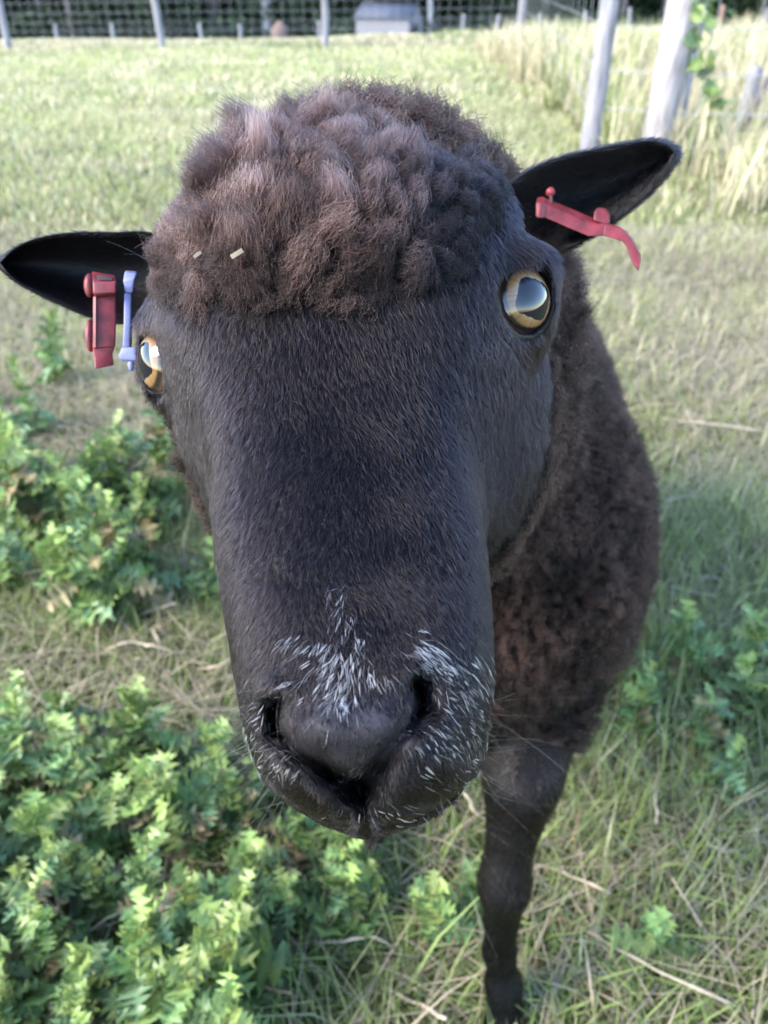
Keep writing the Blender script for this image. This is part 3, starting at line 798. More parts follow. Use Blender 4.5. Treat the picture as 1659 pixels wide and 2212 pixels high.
# face hair
p, nn = sample(HV, HQ, 370000, lambda c, n_: np.where(w2px(c)[2] < .40, 1.0 + 1.2 * (w2px(c)[1] > 1250), .12))
px, py, dd = w2px(p)
nose = (np.hypot((px - 755) / 135, (py - 1590) / 75) < 1) | ((np.abs(px - 775) < 70) & (py > 1640) & (py < 1760))
keep = (wool_w(px, py, dd) < rng.uniform(0, 1, len(p))) & ~near_eye(p) & (~nose | (rng.uniform(0, 1, len(p)) < .10))
p, nn, px, py, dd = p[keep], nn[keep], px[keep], py[keep], dd[keep]; n = len(p)
side = (px - np.interp(py, [600, 1100, 1700], [715, 735, 775])) / 330
hint = -UP[None] * 1.0 + RIGHT[None] * (side * np.where(py > 1250, .85, .55))[:, None] - FWD[None] * .15
hint = hint + rng.normal(0, .16, (n, 3)) + (np.stack([vnoise3(p, 90, k) for k in (41, 42, 43)], 1) - .5) * .9
tt, bb = frame(nn, hint)
Lh = np.interp(py, [600, 900, 1200, 1450, 1750], [.0075, .0065, .0055, .0042, .0036]) * rng.uniform(.65, 1.25, n)
eyd = np.minimum(np.hypot(px - 1100, py - 655), np.hypot(px - 338, py - 775)); Lh = Lh * np.clip(eyd / 110, .6, 1) * (1 + .4 * np.clip((dd - .295) / .05, 0, 1) * np.clip((py - 640) / 160, 0, 1))
lift = np.interp(py, [600, 1100, 1500], [.42, .42, .40]) * rng.uniform(.6, 1.5, n) * (1 + .6 * np.clip((dd - .295) / .05, 0, 1) * np.clip((py - 640) / 160, 0, 1))
s = np.linspace(0, 1, 4)[None, :, None]
crl = rng.normal(0, .12, (n, 1, 1))
pts = p[:, None] + Lh[:, None, None] * (tt[:, None] * s * (1 - .08 * s) + nn[:, None] * (lift[:, None, None] * s * (1.25 - .75 * s)) + bb[:, None] * crl * s * s) - nn[:, None] * .0006
rad = np.broadcast_to(np.array([.00009, .00009, .00007, .00002])[None], (n, 4)) * rng.uniform(.7, 1.3, n)[:, None]
brown = np.clip(-side * .55 + .25, 0, 1) * .5 + vnoise3(p, 60, 9) * .25  # browner towards frame left: warm side light painted into the hair, plus noise
c0 = np.array([.0038, .0031, .0054])[None] * (1 - brown[:, None]) + np.array([.012, .008, .0078])[None] * brown[:, None]
c0 = c0 * np.where(rng.uniform(0, 1, n) < .2, 3.2, 1.0)[:, None] * rng.uniform(.35, 1.5, n)[:, None]
hair('face_hair', pts, rad, np.repeat(c0[:, None], 4, 1), M_HAIR, sheep)

# ear hair
for V_, Q_ in (earL, earR):
    p, nn = sample(V_, Q_, 16000); n = len(p)
    px, py, dd = w2px(p)
    out = RIGHT if V_ is earR[0] else -RIGHT
    tt, bb = frame(nn, np.broadcast_to(out + UP * .1, (n, 3)) + rng.normal(0, .3, (n, 3)))
    s = np.linspace(0, 1, 3)[None, :, None]
    Lh = .0040 * rng.uniform(.6, 1.4, n)
    pts = p[:, None] + Lh[:, None, None] * (tt[:, None] * s + nn[:, None] * .35 * s)
    hair('ear_hair', pts, np.broadcast_to(np.array([.0001, .00009, .00002]), (n, 3)), np.broadcast_to(np.array([.004, .0035, .0045]) , (n, 3, 3)) * rng.uniform(.6, 1.4, (n, 1, 1)), M_HAIR, sheep)

# white flecks on the muzzle
CL = [(735, 1310, 12, 30, 5), (765, 1345, 8, 10, 2), (650, 1390, 22, 14, 6), (700, 1410, 16, 18, 6), (770, 1400, 10, 22, 5), (728, 1455, 26, 34, 30), (738, 1510, 14, 22, 14),
      (812, 1465, 18, 8, 5), (622, 1480, 14, 10, 3), (590, 1500, 20, 14, 4), (545, 1500, 14, 26, 10), (548, 1580, 18, 22, 22), (590, 1640, 26, 22, 20), (610, 1655, 14, 12, 10),
      (920, 1400, 22, 14, 9), (905, 1425, 10, 14, 6), (965, 1430, 40, 16, 20), (990, 1480, 34, 26, 34), (1020, 1440, 14, 12, 6), (985, 1545, 36, 30, 34), (960, 1600, 40, 20, 22),
      (1000, 1630, 26, 22, 12), (930, 1665, 30, 30, 5), (860, 1760, 60, 12, 10), (1010, 1690, 12, 18, 6)]
hp, hn = sample(HV, HQ, 260000, lambda c, n_: ((w2px(c)[1] > 1230) & (w2px(c)[2] < .31)) * 1.0)
hx, hy, hd_ = w2px(hp)
sel = []
for (cx, cy, sx, sy, k) in CL:
    for _ in range(int(k * 1.15)):
        tx, ty = rng.normal(cx, sx * .95), rng.normal(cy, sy * .95)
        dist = np.hypot(hx - tx, hy - ty); i = int(np.argmin(dist))
        if dist[i] < 12: sel.append(i)
sel = np.array(sel); p, nn = hp[sel], hn[sel]; px = hx[sel]; py = hy[sel]
# each fleck is a pinch of three hairs
rep = 2; p = np.repeat(p, rep, 0); nn = np.repeat(nn, rep, 0); px = np.repeat(px, rep); py = np.repeat(py, rep); n = len(p)
side = (px - 765) / 300
base_h = -UP[None] + RIGHT[None] * np.where(side > .3, 1.1, side * 2.0)[:, None] + np.repeat(rng.normal(0, .28, (n // rep, 3)), rep, 0)
tt, bb = frame(nn, base_h + rng.normal(0, .08, (n, 3)))
p = p + bb * rng.normal(0, .00035, (n, 1)) + tt * rng.normal(0, .0008, (n, 1))
Lh = .0030 * np.repeat(rng.uniform(.6, 1.3, n // rep), rep) * rng.uniform(.8, 1.1, n)
s = np.linspace(0, 1, 4)[None, :, None]
pts = p[:, None] + nn[:, None] * .0009 + Lh[:, None, None] * (tt[:, None] * s + nn[:, None] * (.30 * s - .12 * s * s))
rad = np.broadcast_to(np.array([.00007, .00012, .00010, .00003])[None], (n, 4)) * np.repeat(rng.uniform(.5, 1.3, n // rep), rep)[:, None]
c0 = np.array([.34, .34, .38])[None, None] * np.ones((n, 4, 1)) * np.repeat(rng.uniform(.3, 1.1, n // rep), rep)[:, None, None]
hair('white_muzzle_hair', pts, rad, c0, M_WHITE, sheep)
i2 = []
for (cx, cy, sx, sy, k) in CL:
    d2 = ((hx - cx) / (sx * 1.7)) ** 2 + ((hy - cy) / (sy * 1.7)) ** 2
    w_ = np.exp(-d2); i2.append(rng.choice(len(hx), int(k * 2.6), p=w_ / w_.sum()))
i2 = np.concatenate(i2); p, nn = hp[i2], hn[i2]; n = len(p); side = (hx[i2] - 765) / 300
tt, bb = frame(nn, -UP[None] + RIGHT[None] * np.where(side > .3, 1.1, side * 2.0)[:, None] + rng.normal(0, .3, (n, 3)))
pts = p[:, None] + nn[:, None] * .0004 + (.0038 * rng.uniform(.6, 1.3, n))[:, None, None] * (tt[:, None] * s + nn[:, None] * (.36 * s - .12 * s * s))
hair('grey_muzzle_hair', pts, np.broadcast_to(np.array([.00006, .00008, .00006, .00002]), (n, 4)), np.array([.16, .16, .18]) * np.ones((n, 4, 1)) * rng.uniform(.2, 1.2, (n, 1, 1)), M_WHITE, sheep)

# woolly crown: locks that gather towards their tips
def wool(name, p, nn, L_, nclump, gather, curl, turns, c_root, c_tip, rads, k=8, droop=None, tipvar=.5, seed=0):
    from mathutils import kdtree
    n = len(p)
    ci = rng.choice(n, nclump, replace=False)
    kd = kdtree.KDTree(nclump)
    for j, i in enumerate(ci): kd.insert(p[i], j)
    kd.balance()
    own = np.fromiter((kd.find(q)[1] for q in p), int, n)
    dirn = nn[ci] + rng.normal(0, .33, (nclump, 3))
    if droop is not None: dirn = dirn + droop
    dirn /= np.linalg.norm(dirn, axis=1, keepdims=True)
    CLn = L_[ci] * rng.uniform(.75, 1.3, nclump)
    s = np.linspace(0, 1, k)
    bend = rng.normal(0, .35, (nclump, 3))
    g = s[None, :, None]
    spine = p[ci][:, None] + CLn[:, None, None] * (dirn[:, None] * g + bend[:, None] * g ** 2 * .6)
    off = p - p[ci][own]
    own_L = (L_ * rng.uniform(.8, 1.15, n))[:, None, None]
    free = p[:, None] + own_L * (nn[:, None] * g * .9 + (dirn[own] * .4)[:, None] * g + rng.normal(0, .18, (n, 1, 3)) * g)
    gath = spine[own] + off[:, None] * (1 - .72 * g)
    wgt = gather * g ** .8
    pts = free * (1 - wgt) + gath * wgt
    ph = rng.uniform(0, 2 * np.pi, n); tn = turns * rng.uniform(.7, 1.3, n)
    t_, b_ = frame(nn, rng.normal(0, 1, (n, 3)))
    a_ = ph[:, None] + tn[:, None] * 2 * np.pi * s[None]
    cr = curl * rng.uniform(.5, 1.4, n)
    pts = pts + (cr[:, None] * np.cos(a_) * np.minimum(s * 3, 1)[None])[..., None] * t_[:, None] + (cr[:, None] * np.sin(a_) * np.minimum(s * 3, 1)[None])[..., None] * b_[:, None]
    cv = rng.uniform(1 - tipvar, 1 + tipvar, nclump)[own] * rng.uniform(.8, 1.2, n)
    col = c_root[:, None] * (1 - g ** 1.2) + (c_tip * cv[:, None])[:, None] * g ** 1.2
    rad = np.broadcast_to(rads * np.interp(s, [0, .7, 1], [1, .9, .35])[None], (n, k))
    return hair(name, pts, rad, col, M_WOOL, sheep)
p, nn = sample(HV, HQ, 190000, lambda c, n_: np.where(wool_w(*w2px(c)) > 0, np.where(w2px(c)[2] < .44, 1., .2), 0.001))
px, py, dd = w2px(p); ww = wool_w(px, py, dd)
k = (rng.uniform(0, 1, len(p)) < ww) & ~near_eye(p); p, nn, px, py, dd = p[k], nn[k], px[k], py[k], dd[k]; n = len(p)
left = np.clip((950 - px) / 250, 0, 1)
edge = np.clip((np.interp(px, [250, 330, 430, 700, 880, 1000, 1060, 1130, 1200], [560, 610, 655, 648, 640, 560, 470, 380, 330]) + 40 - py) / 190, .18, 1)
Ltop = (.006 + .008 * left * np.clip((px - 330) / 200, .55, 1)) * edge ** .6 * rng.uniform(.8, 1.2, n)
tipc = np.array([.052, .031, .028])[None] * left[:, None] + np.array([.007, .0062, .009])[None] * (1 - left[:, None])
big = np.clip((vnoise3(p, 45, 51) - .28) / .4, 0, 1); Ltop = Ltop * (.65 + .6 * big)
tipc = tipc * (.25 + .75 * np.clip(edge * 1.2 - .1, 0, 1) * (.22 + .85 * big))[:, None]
rootc = np.broadcast_to(np.array([.006, .005, .005]), (n, 3))
tuft = rng.uniform(0, 1, n) < .48; dr = UP[None] * .35 - FWD[None] * .1
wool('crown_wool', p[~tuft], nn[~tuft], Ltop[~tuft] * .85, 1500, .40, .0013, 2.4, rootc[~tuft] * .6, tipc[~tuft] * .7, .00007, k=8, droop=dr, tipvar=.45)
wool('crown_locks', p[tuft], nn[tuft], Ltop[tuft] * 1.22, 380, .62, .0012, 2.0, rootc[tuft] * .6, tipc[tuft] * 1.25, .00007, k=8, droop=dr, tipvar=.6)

# cheek wool beside the jaw (outer sides of the head)
p, nn = sample(HV, HQ, 46000, lambda c, n_: np.where((w2px(c)[2] > .365) & (w2px(c)[1] > 700) & (w2px(c)[1] < 1420), 1., 0.0005))
px, py, dd = w2px(p); k = (dd > .365) & (py > 690); p, nn = p[k], nn[k]; n = len(p)
wool('cheek_wool', p, nn, np.full(n, .008), 700, .5, .0012, 2.0, np.broadcast_to(np.array([.006, .005, .0045]), (n, 3)), np.broadcast_to(np.array([.017, .010, .0085]), (n, 3)), .0001, k=7)

# fleece over the body
def fw(c, n_):
    q = w2px(c); vis = np.clip(((CAM - c) * n_).sum(1) / np.linalg.norm(CAM - c, axis=1) + .35, .04, 1)
    return np.where(c[:, 2] > .395 + .1 * vnoise(c[:, 0] * 20, c[:, 1] * 20), 1., 0.) * vis / np.clip(q[2], .45, 3) ** 1.2
p, nn = sample(BV, BQ, 220000, fw); n = len(p)
lum = vnoise3(p, 30, 2); hi = np.clip(.95 - 1.1 * lum + .3 * (vnoise3(p, 120, 3) - .5), 0, 1)
c1 = np.array([.021, .0118, .0100])[None] * (.2 + 1.2 * hi[:, None]); c0 = np.array([.0035, .0027, .0025])[None] * np.ones((n, 1))
wool('fleece', p, nn, np.full(n, .012) * rng.uniform(.7, 1.3, n), 6000, .42, .0020, 2.4, c0, c1, .00018, k=7)
# leg hair
p, nn = sample(BV, BQ, 60000, lambda c, n_: np.where((c[:, 2] < .47) & (c[:, 1] < .9) & (c[:, 2] > .03), 1., 0.)); n = len(p)
tt, bb = frame(nn, np.array([[0, .1, -1.0]]) + rng.normal(0, .2, (n, 3)))
s = np.linspace(0, 1, 4)[None, :, None]; Lh = .006 * rng.uniform(.6, 1.4, n)
pts = p[:, None] + Lh[:, None, None] * (tt[:, None] * s + nn[:, None] * (.35 * s - .1 * s * s))
dk = np.clip((p[:, 2] - .235) / .03, 0, 1)[:, None, None]
hair('leg_hair', pts, np.broadcast_to(np.array([.00016, .00016, .00013, .00004]), (n, 4)), (np.array([.0015, .0015, .002]) * (1 - dk) + np.array([.008, .005, .0046]) * dk) * np.ones((n, 4, 1)) * rng.uniform(.6, 1.4, (n, 1, 1)), M_HAIR, sheep)

# stray guard hairs over the crown and whiskers on the muzzle
def strays(name, p, nn, L_, r_, c_, spread, droop):
    n = len(p); k = 7; s = np.linspace(0, 1, k)[None, :, None]
    d = nn + rng.normal(0, spread, (n, 3)); b_ = rng.normal(0, .5, (n, 1, 3))
    pts = p[:, None] + (L_ * rng.uniform(.5, 1.3, n))[:, None, None] * (d[:, None] * s + (b_ + droop) * s * s * .5)
    hair(name, pts, np.broadcast_to(r_ * np.linspace(1, .3, k)[None], (n, k)), np.broadcast_to(np.array(c_), (n, k, 3)), M_HAIR, sheep)
p, nn = sample(HV, HQ, 350, lambda c, n_: np.where(wool_w(*w2px(c)) > .5, 1., 0.)); strays('stray_hair', p, nn, .018, .00005, (.03, .025, .025), .5, np.zeros(3))
p, nn = sample(BV, BQ, 700, lambda c, n_: np.where((c[:, 2] > .72) & (c[:, 1] < .8), 1., 0.)); strays('stray_hair', p, nn, .035, .00008, (.03, .025, .025), .4, np.zeros(3))
p, nn = sample(HV, HQ, 120, lambda c, n_: np.where((w2px(c)[1] > 1480) & (w2px(c)[2] < .30) & (np.abs(w2px(c)[0] - 785) > 150), 1., 0.)); strays('whisker', p, nn, .020, .00006, (.05, .045, .05), .35, np.array([0, 0, -.3]))

# ================================================================== ear tags
M_RED = mat('red_plastic', (.135, .016, .021), rough=.5, spec=.4, noise=(130, .6), bump=(400, .15, .001))
M_BLUE = mat('blue_plastic', (.13, .14, .27), rough=.5, spec=.4, noise=(220, .2), bump=(400, .15, .001))
M_HOLESHADE_GRIME = mat('hole_shade_and_grime', (.05, .03, .035), rough=.9)  # dark tone for the painted shade in the collar hole, and the stud pin
def solid(stations):
    """ribbon-like solid: each station is (front upper px,py,d), (front lower px,py,d), back shift (dpx, dpy, dd)"""
    V_ = []
    for a, b_, s_ in stations:
        V_ += [P(*a), P(*b_), P(b_[0] + s_[0], b_[1] + s_[1], b_[2] + s_[2]), P(a[0] + s_[0], a[1] + s_[1], a[2] + s_[2])]
    n = len(stations)
    Q_ = [(i * 4 + k, i * 4 + (k + 1) % 4, i * 4 + 4 + (k + 1) % 4, i * 4 + 4 + k) for i in range(n - 1) for k in range(4)]
    Q_ += [(3, 2, 1, 0), tuple((n - 1) * 4 + k for k in range(4))]
    return np.array(V_), Q_
def bevelled(o, w_=.0006, seg=2):
    import bmesh
    bm = bmesh.new(); bm.from_mesh(o.data)
    bmesh.ops.recalc_face_normals(bm, faces=bm.faces)
    es = [e_ for e_ in bm.edges if len(e_.link_faces) == 2 and e_.calc_face_angle(0) > .5]
    bmesh.ops.bevel(bm, geom=es, offset=w_, segments=seg, affect='EDGES', profile=.6)
    for f in bm.faces: f.smooth = True
    bm.to_mesh(o.data); bm.free()
    return o
def sol(name, st, mt, parent, bev=.0006):
    V_, Q_ = solid(st)
    return bevelled(link(name, npmesh(name, V_, Q=Q_, smooth=False), parent, mt), bev)
def blob(name, px, py, d, r, mt, parent, sq=(1, 1, 1)):
    th = np.linspace(0, np.pi, 9); ph = np.arange(14) * 2 * np.pi / 14
    T_, H_ = np.meshgrid(th, ph, indexing='ij')
    x, y, z = np.sin(T_) * np.cos(H_) * r * sq[0], np.cos(T_) * r * sq[1], np.sin(T_) * np.sin(H_) * r * sq[2]
    c = pc(px, py, d); V_ = c2w(c[0] + x, c[1] + y, c[2] + z).reshape(-1, 3)
    I = np.arange(9 * 14).reshape(9, 14)
    q = np.stack([I[:-1], np.roll(I, -1, 1)[:-1], np.roll(I, -1, 1)[1:], I[1:]], -1).reshape(-1, 4)
    return link(name, npmesh(name, V_, Q=q), parent, mt)
D0 = .372
t1 = empty('ear_tag', P(225, 690, D0)); tag(t1, 'red plastic ear tag hanging upright beside the blue tag', 'ear tag')
B = (0, 0, .0042)
sol('strap', [((203, 636, D0), (251, 634, D0 + .003), B), ((202, 700, D0), (251, 700, D0 + .003), B), ((202, 752, D0), (249, 750, D0 + .003), B)], M_RED, t1, .0008)
sol('strap_edge', [((201, 640, D0 - .0006), (208, 640, D0 - .0012), B), ((200, 752, D0 - .0006), (208, 752, D0 - .0012), B)], M_RED, t1, .0004)
sol('strap_end', [((200, 752, D0), (248, 750, D0 + .003), B), ((204, 772, D0 + .001), (243, 765, D0 + .004), B), ((205, 797, D0 - .001), (246, 789, D0 + .004), (0, 0, .0025))], M_RED, t1, .0006)
col_ = sol('collar', [((198, 597, D0 + .001), (250, 606, D0 + .002), (0, -12, .009)), ((200, 608, D0 - .0025), (251, 608, D0 - .001), (0, -4, .011)), ((201, 634, D0 - .0025), (251, 632, D0 - .001), (0, 0, .010)), ((207, 644, D0), (250, 638, D0 + .002), (0, 0, .006))], M_RED, t1, .0008)
sol('collar_hole_shade', [((209, 599, D0 - .0009), (244, 604, D0 + .0005), (0, -6, .006)), ((213, 604.5, D0 - .0022), (242, 606, D0 - .0010), (0, 0, .006))], M_HOLESHADE_GRIME, col_, .0003)  # solid dark block standing in for the shade inside the hole
blob('pin_head', 194, 617, D0 + .004, .0052, M_RED, t1, (.5, 1.1, .7))
blob('latch', 196, 725, D0 + .003, .0052, M_RED, t1, (.45, 1.5, .8))
D1 = .376
t2 = empty('ear_tag', P(280, 690, D1)); tag(t2, 'blue plastic ear tag between the red tag and the amber eye', 'ear tag')
sol('strap', [((268, 632, D1), (284, 634, D1 + .001), (4, 0, .008)), ((267, 700, D1), (283, 700, D1 + .001), (4, 0, .008)), ((264, 752, D1), (281, 752, D1 + .001), (4, 0, .008))], M_BLUE, t2, .0008)
sol('collar', [((270, 588, D1 + .001), (297, 590, D1 + .002), (0, -4, .008)), ((266, 606, D1 - .001), (292, 600, D1 - .001), (0, 0, .010)), ((270, 632, D1), (287, 634, D1 + .001), (3, 0, .009))], M_BLUE, t2, .0009)
sol('lower_block', [((263, 750, D1 - .001), (296, 750, D1 - .001), (0, 0, .008)), ((255, 772, D1 - .001), (296, 776, D1), (0, 0, .008)), ((262, 780, D1), (294, 780, D1), (0, 0, .006))], M_BLUE, t2, .0008)
blob('pin', 283, 788, D1 + .002, .0022, M_BLUE, t2, (.75, 1.4, .75))
D2 = .388
t3 = empty('ear_tag', P(1260, 480, D2)); tag(t3, 'red plastic ear tag lying across the ear with a long curled tail', 'ear tag')
def st3(u, l, dd=0, sh=(5, -13, .010)): return ((u[0], u[1], D2 + dd), (l[0], l[1], D2 + dd), sh)
sol('strap', [st3((1176, 441), (1175, 470)), st3((1181, 442), (1179, 472)), st3((1230, 463), (1225, 492)), st3((1278, 484), (1270, 511)), st3((1292, 487), (1287, 511)), st3((1308, 484), (1305, 510), 0, (4, -8, .007))], M_RED, t3, .0007)
sol('tail', [st3((1306, 484.5), (1303, 510), 0, (2, -4, .0045)), st3((1331, 490), (1327, 516), 0, (3, -3, .0035)), st3((1351, 501), (1345, 523), 0, (3, -2, .003)), st3((1365, 518), (1352, 532), 0, (3, -1, .003)), st3((1374, 535), (1357, 548), -.001, (3, 0, .003)),
             st3((1382, 549), (1363, 563), -.002, (3, 0, .003)), st3((1383, 562), (1369, 573), -.002, (2, 0, .003)), st3((1379, 585), (1376, 583), -.002, (1, 0, .002))], M_RED, t3, .0005)
sol('end_block', [st3((1157, 437), (1156, 470), -.001, (3, -12, .011)), st3((1172, 436), (1166, 473), -.002, (3, -12, .011)), st3((1182, 441), (1180, 471), 0, (3, -10, .010))], M_RED, t3, .0009)
blob('stud', 1189, 415, D2 + .008, .0024, M_RED, t3); sol('stud_pin', [((1186, 418, D2 + .007), (1193, 419, D2 + .007), (0, 0, .002)), ((1187, 438, D2 + .006), (1194, 438, D2 + .006), (0, 0, .002))], M_HOLESHADE_GRIME, t3, .0002)
sol('clip', [((1282, 458, D2 + .004), (1280, 476, D2 + .003), (4, 0, .006)), ((1290, 447, D2 + .004), (1290, 480, D2 + .003), (4, 0, .006)), ((1306, 450, D2 + .004), (1306, 484, D2 + .003), (4, 0, .006)), ((1316, 462, D2 + .004), (1317, 484, D2 + .003), (2, 0, .005))], M_RED, t3, .0012)

# ================================================================== bits of straw caught in the wool
M_STRAWBIT = mat('straw_bit', (.15, .125, .09), rough=.8, noise=(300, .2))
def surf_depth(px, py, Vs):
    x, y, d = w2px(Vs); m_ = np.hypot(x - px, y - py) < 14
    return float(d[m_].min()) if m_.any() else .4
def straw_bit(px, py, L_, ang, lift, label, body_=False, wd_=7):
    d = surf_depth(px, py, BV if body_ else HV) - lift
    c, s_ = math.cos(math.radians(ang)), math.sin(math.radians(ang))
    st = []
    for k in (-1, 1):
        ax, ay = px + k * c * L_ / 2, py - k * s_ * L_ / 2
        st.append(((ax - s_ * wd_ / 2, ay - c * wd_ / 2, d), (ax + s_ * wd_ / 2, ay + c * wd_ / 2, d), (0, 0, .0008)))
    o = sol('straw_bit', st, M_STRAWBIT, None, .0002)
    tag(o, label, 'straw')
straw_bit(512, 548, 30, 32, .019, 'longer flat chip of pale straw stuck in the woolly crown', wd_=11)
straw_bit(427, 550, 20, 36, .019, 'shorter chip of pale straw stuck in the crown wool near the tagged eye', wd_=8)
straw_bit(1172, 991, 13, -38, .018, 'tiny white straw fleck on the shoulder fleece', True, 6)
straw_bit(815, 345, 12, 60, .018, 'small pale seed caught high in the crown wool', wd_=6)
straw_bit(955, 345, 14, 80, .016, 'thin pale seed caught in the dark wool beside the ear', wd_=6)

# ================================================================== thistles
def leaf_mesh(name, mt, lobes=5, curl=.25, seed=0):
    rs = np.random.default_rng(seed)
    n = lobes * 2 + 1; s_ = np.linspace(0, 1, n + 1)
    w = .17 * np.sin(np.pi * np.clip(s_ * .93 + .07, 0, 1)) ** .65 + .015
    mid_, Lp, Rp = [], [], []
    for i, t in enumerate(s_):
        z = -curl * t * t + .03 * math.sin(i * 1.9)
        mid_.append((0, t, z))
        spike = (i % 2 == 1)
        k = 1.95 if spike else .40
        dz = .085 * (1 if i % 4 == 1 else -.5) + .05 * rs.normal()
        j = .075 if spike else 0.0
        Lp.append((-w[i] * k * rs.uniform(.85, 1.15), t + j, z + dz + .06)); Rp.append((w[i] * k * rs.uniform(.85, 1.15), t + j, z - dz * .4 + .06))
    mid_[-1] = (0, 1.06, -curl * 1.06); Lp[-1] = (-.012, .97, -curl * .95); Rp[-1] = (.012, .97, -curl * .95)
    m_ = n + 1
    V_ = np.array(mid_ + Lp + Rp)
    T_ = []
    for i in range(n):
        T_ += [(i, i + 1, m_ + i), (i + 1, m_ + i + 1, m_ + i), (i, 2 * m_ + i, i + 1), (i + 1, 2 * m_ + i, 2 * m_ + i + 1)]
    return add_mat(npmesh(name, V_, T=T_, smooth=False), mt)
def leafmat(name, rgb, var):
    m_ = mat(name, rgb, rough=.42, spec=.45, noise=(4, .22), trans=.22)
    t = m_.node_tree; N = t.nodes; L = t.links
    oi = N.new('ShaderNodeObjectInfo'); hs = N.new('ShaderNodeHueSaturation')
    mr = N.new('ShaderNodeMapRange'); mr.inputs[3].default_value = 1 - var; mr.inputs[4].default_value = 1 + var
    L.new(oi.outputs['Random'], mr.inputs[0]); L.new(mr.outputs[0], hs.inputs['Value'])
    mh = N.new('ShaderNodeMapRange'); mh.inputs[3].default_value = .485; mh.inputs[4].default_value = .515; L.new(oi.outputs['Random'], mh.inputs[0]); L.new(mh.outputs[0], hs.inputs['Hue'])
    b = N['Principled BSDF']; src = b.inputs['Base Color'].links[0].from_socket
    L.new(src, hs.inputs['Color']); L.new(hs.outputs[0], b.inputs['Base Color'])
    for nd in N:
        if nd.type == 'BSDF_TRANSLUCENT': L.new(hs.outputs[0], nd.inputs[0])
    return m_
M_TH = leafmat('thistle_leaf', (.150, .225, .070), .3); M_TY = leafmat('young_thistle_leaf', (.23, .31, .090), .25)
M_TB = leafmat('blue_thistle_leaf', (.13, .21, .090), .25)
M_TD = leafmat('withered_thistle_leaf', (.26, .20, .10), .3)
M_STEM = mat('thistle_stem', (.20, .24, .09), rough=.6, noise=(20, .25))
LM = [leaf_mesh('leaf', M_TH, 5, .28, 1), leaf_mesh('leaf', M_TH, 4, .10, 2), leaf_mesh('leaf', M_TB, 5, .45, 3), leaf_mesh('leaf', M_TH, 6, .2, 4)]
LY = [leaf_mesh('leaf', M_TY, 4, .12, 5), leaf_mesh('leaf', M_TY, 3, -.15, 6)]
LD = [leaf_mesh('leaf', M_TD, 5, .6, 7), leaf_mesh('leaf', M_TD, 4, .3, 8)]
SM = []
for k in range(4):
    z = np.linspace(0, 1, 6); SM.append(add_mat(MB().tube(np.stack([.10 * np.sin(z * 2.2 + k) - .10 * math.sin(k), .08 * np.cos(z * 2 + k) - .08 * math.cos(k), z], 1), np.linspace(.020, .009, 6), 6).mesh('stem', True), M_STEM))
def stem_at(k, z): return np.array([.10 * math.sin(z * 2.2 + k) - .10 * math.sin(k), .08 * math.cos(z * 2 + k) - .08 * math.cos(k), z])
rth = np.random.default_rng(77)
def thistle(x, y, h_, label, group, nl=None, big=1.18, flat=0.0):
    t_ = empty('thistle_plant', (x, y, float(terr(x, y)) - .004)); t_.rotation_euler = (rth.normal(0, .12), rth.normal(0, .12), rth.uniform(0, 6.28))
    k = int(rth.integers(0, 4))
    o = bpy.data.objects.new('stem', SM[k]); COL.objects.link(o); o.parent = t_; o.scale = (h_, h_, h_)
    n = nl or int(20 + h_ * 95)
    yt = rth.uniform(.58, .98); big = big * rth.uniform(.72, 1.4); wth = rth.uniform(0, .16)
    for i in range(n):
        f = (i + .5) / n
        pz = stem_at(k, .08 + .92 * f) * h_
        young = f > yt
        Ll = (.046 * (1 - f) + .019 * f + .007) * big * rth.uniform(.75, 1.25) * (.6 + h_ * 1.6)
        el = math.radians((4 + 46 * f ** 1.5) * (1 - flat) + rth.normal(0, 20))
        az = i * 2.399 + rth.normal(0, .3)
        me = LY[i % 2] if young else (LD[i % 2] if rth.uniform() < wth * (1.4 - f) else LM[int(rth.integers(0, 4))])
        o = bpy.data.objects.new('leaf', me); COL.objects.link(o); o.parent = t_
        o.location = pz; o.rotation_euler = (el, rth.normal(0, .3), az); o.scale = (Ll * rth.uniform(.9, 1.3), Ll, Ll)
    tag(t_, label, 'thistle', group)
REG = [  # count, px range, py range of the foot, height range, label, group
    (32, (-60, 450), (1030, 1340), (.17, .27), 'leafy green thistle in the thick clump behind the straw litter', 'thistles of the clump beyond the straw'),
    (44, (-120, 600), (1690, 2330), (.12, .20), 'spiny green thistle in the dense patch below the muzzle and red tags', 'thistles of the dense near patch'),
    (8, (560, 1010), (1830, 2080), (.08, .14), 'low spiny thistle growing between the muzzle and the front leg', 'thistles in front of the leg'),
    (10, (1330, 1720), (1440, 1640), (.10, .16), 'dark green thistle in the clump beside the fleece and front leg', 'thistles beside the fleece'),
    (4, (-40, 120), (840, 960), (.16, .24), 'pale green thistle in the far clump below the tagged ear', 'thistles of the far clump'),
    (4, (20, 330), (1560, 1760), (.10, .16), 'small thistle at the edge of the straw litter', 'thistles at the straw edge')]
for (n, xr_, yr_, hr_, lb, gp) in REG:
    pts_ = []
    for i in range(n):
        for _ in range(40):
            px = rth.uniform(*xr_); py = rth.uniform(*yr_); g = gpt(px, py)
            if all(np.hypot(g[0] - q[0], g[1] - q[1]) > .045 for q in pts_): break
        pts_.append(g)
        thistle(g[0], g[1], rth.uniform(*hr_), lb, gp)
g = gpt(1390, 2085); thistle(g[0], g[1], .075, 'single low thistle rosette among straw stalks beside the front hoof', None, 14, 1.5, .6)
g = gpt(1520, 1720); thistle(g[0], g[1], .14, 'upright dark thistle with drooping leaves standing apart from the clump by the fleece', None, 16, 1.2)

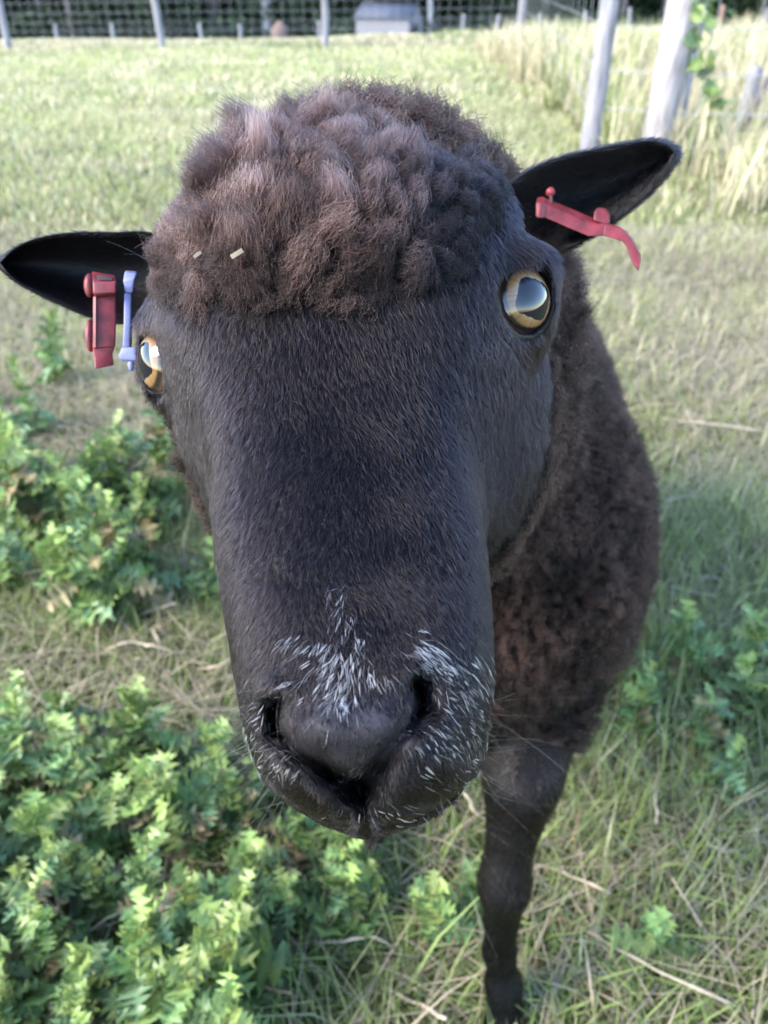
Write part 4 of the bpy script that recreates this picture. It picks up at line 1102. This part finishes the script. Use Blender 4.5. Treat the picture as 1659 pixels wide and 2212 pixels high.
# vine by the corner fence
vine = empty('climbing_vine', (FC1[0] + .22, FC1[1] - .05, 0)); tag(vine, 'green climbing vine hanging on the wire fence beside the bleached post', 'vine')
zz = np.linspace(0, .95, 10)
link('stem', MB().tube(np.stack([FC1[0] + .22 + .10 * np.sin(zz * 6), FC1[1] - .05 + .03 * np.cos(zz * 5), zz], 1), np.linspace(.007, .003, 10), 5).mesh('stem', True), vine, M_STEM)
for i in range(60):
    z = rth.uniform(.05, .95); o = bpy.data.objects.new('leaf', LM[i % 4] if i % 3 else LY[0]); COL.objects.link(o); o.parent = vine
    o.location = (.10 * math.sin(z * 6) + rth.normal(0, .035), .03 * math.cos(z * 5) + rth.normal(0, .03), z)
    o.rotation_euler = (rth.uniform(-1.2, .4), rth.normal(0, .5), rth.uniform(0, 6.3)); s_ = rth.uniform(.06, .11); o.scale = (s_ * 1.7, s_, s_)

# ================================================================== dry stalks
M_STALK = mat('dry_stalk', (.34, .28, .21), rough=.7, spec=.2, noise=(25, .3))
M_STALKB = mat('brown_stalk', (.26, .17, .10), rough=.75, spec=.2, noise=(25, .3))
ST = [([(1248, 2002), (1420, 2095), (1589, 2177)], 2.6, 0), ([(1449, 1897), (1530, 2015), (1624, 2146)], 1.8, 0), ([(1642, 1897), (1634, 2060), (1624, 2199)], 1.8, 0), ([(1143, 1862), (1230, 1890), (1318, 1932)], 3.0, 0),
      ([(1418, 1669), (1416, 1726), (1419, 1783)], 3.0, 0), ([(1528, 1822), (1590, 1842), (1680, 1862)], 3.2, 0), ([(1361, 1770), (1320, 1800), (1283, 1827)], 2.4, 0), ([(1256, 1726), (1250, 1770), (1239, 1814)], 2.4, 1),
      ([(1256, 2019), (1275, 2110), (1283, 2199)], 2.0, 0), ([(276, 2184), (370, 2134), (471, 2109), (560, 2125), (628, 2147)], 3.4, 1), ([(823, 2134), (895, 2165), (967, 2203)], 3.2, 0), ([(678, 2040), (760, 2026), (816, 2027), (879, 2052)], 2.2, 0),
      ([(182, 1669), (225, 1712), (276, 1757)], 3.4, 0), ([(640, 1770), (639, 1850), (637, 1920)], 2.8, 1), ([(201, 1424), (240, 1402), (278, 1386)], 3.6, 0), ([(285, 1386), (330, 1395), (382, 1410)], 3.6, 0),
      ([(343, 1351), (360, 1372), (375, 1396)], 4.0, 0), ([(305, 1500), (340, 1470), (368, 1448)], 3.8, 0), ([(271, 1337), (330, 1318), (382, 1302)], 3.2, 0), ([(330, 1360), (342, 1385), (345, 1420)], 3.4, 0), ([(20, 1330), (60, 1310), (120, 1302)], 3.0, 0),
      ([(1408, 876), (1476, 872), (1504, 928)], 4.0, 0), ([(1432, 906), (1540, 915), (1650, 932)], 4.0, 0), ([(1440, 1080), (1500, 1072), (1570, 1085)], 4.0, 0), ([(1420, 1330), (1450, 1350), (1465, 1385)], 4.0, 0), ([(1450, 1255), (1480, 1245), (1560, 1250)], 3.4, 0),
      ([(976, 1690), (1010, 1720), (1030, 1760)], 3.4, 0), ([(1060, 1760), (1120, 1745), (1180, 1760)], 2.6, 0), ([(1180, 1880), (1240, 1850), (1300, 1835)], 2.4, 1), ([(430, 1445), (470, 1440), (500, 1420)], 3.0, 0)]
for i, (pp, r_, br) in enumerate(ST):
    pts_ = []
    for j, (px, py) in enumerate(pp):
        g = gpt(px, py); up = .035 + .02 * math.sin(i * 1.7 + j * 1.3)
        k = (1 - up / CAM[2]); q = CAM + (g - CAM) * k
        pts_.append(q)
    pts_ = np.array(pts_); t = np.linspace(0, 1, 9); tk = np.linspace(0, 1, len(pts_))
    c = np.stack([np.interp(t, tk, pts_[:, k]) for k in range(3)], 1) + rth.normal(0, .0012, (9, 3))
    rr_ = r_ * .00075 * (np.linspace(1, .6, 9) if i % 2 else np.linspace(.6, 1, 9)); rr_[[3, 6]] *= 1.35
    o = MB().tube(c, rr_, 6).build('dry_stalk', M_STALKB if br else M_STALK, None, True)
    low = pp[0][1] > 1600
    if br: tag(o, 'brown dry stalk lying bent over the grass near the thistles', 'stalk', 'brown dry stalks')
    elif low: tag(o, 'straw coloured dry stalk lying on the grass around the front leg and muzzle', 'stalk', 'near straw stalks')
    elif pp[0][0] < 800: tag(o, 'straw coloured dry stalk lying in the litter below the leafy thistle clump', 'stalk', 'litter straw stalks')
    else: tag(o, 'straw coloured dry stalk lying on the turf beside the fleece', 'stalk', 'straw stalks beside the fleece')
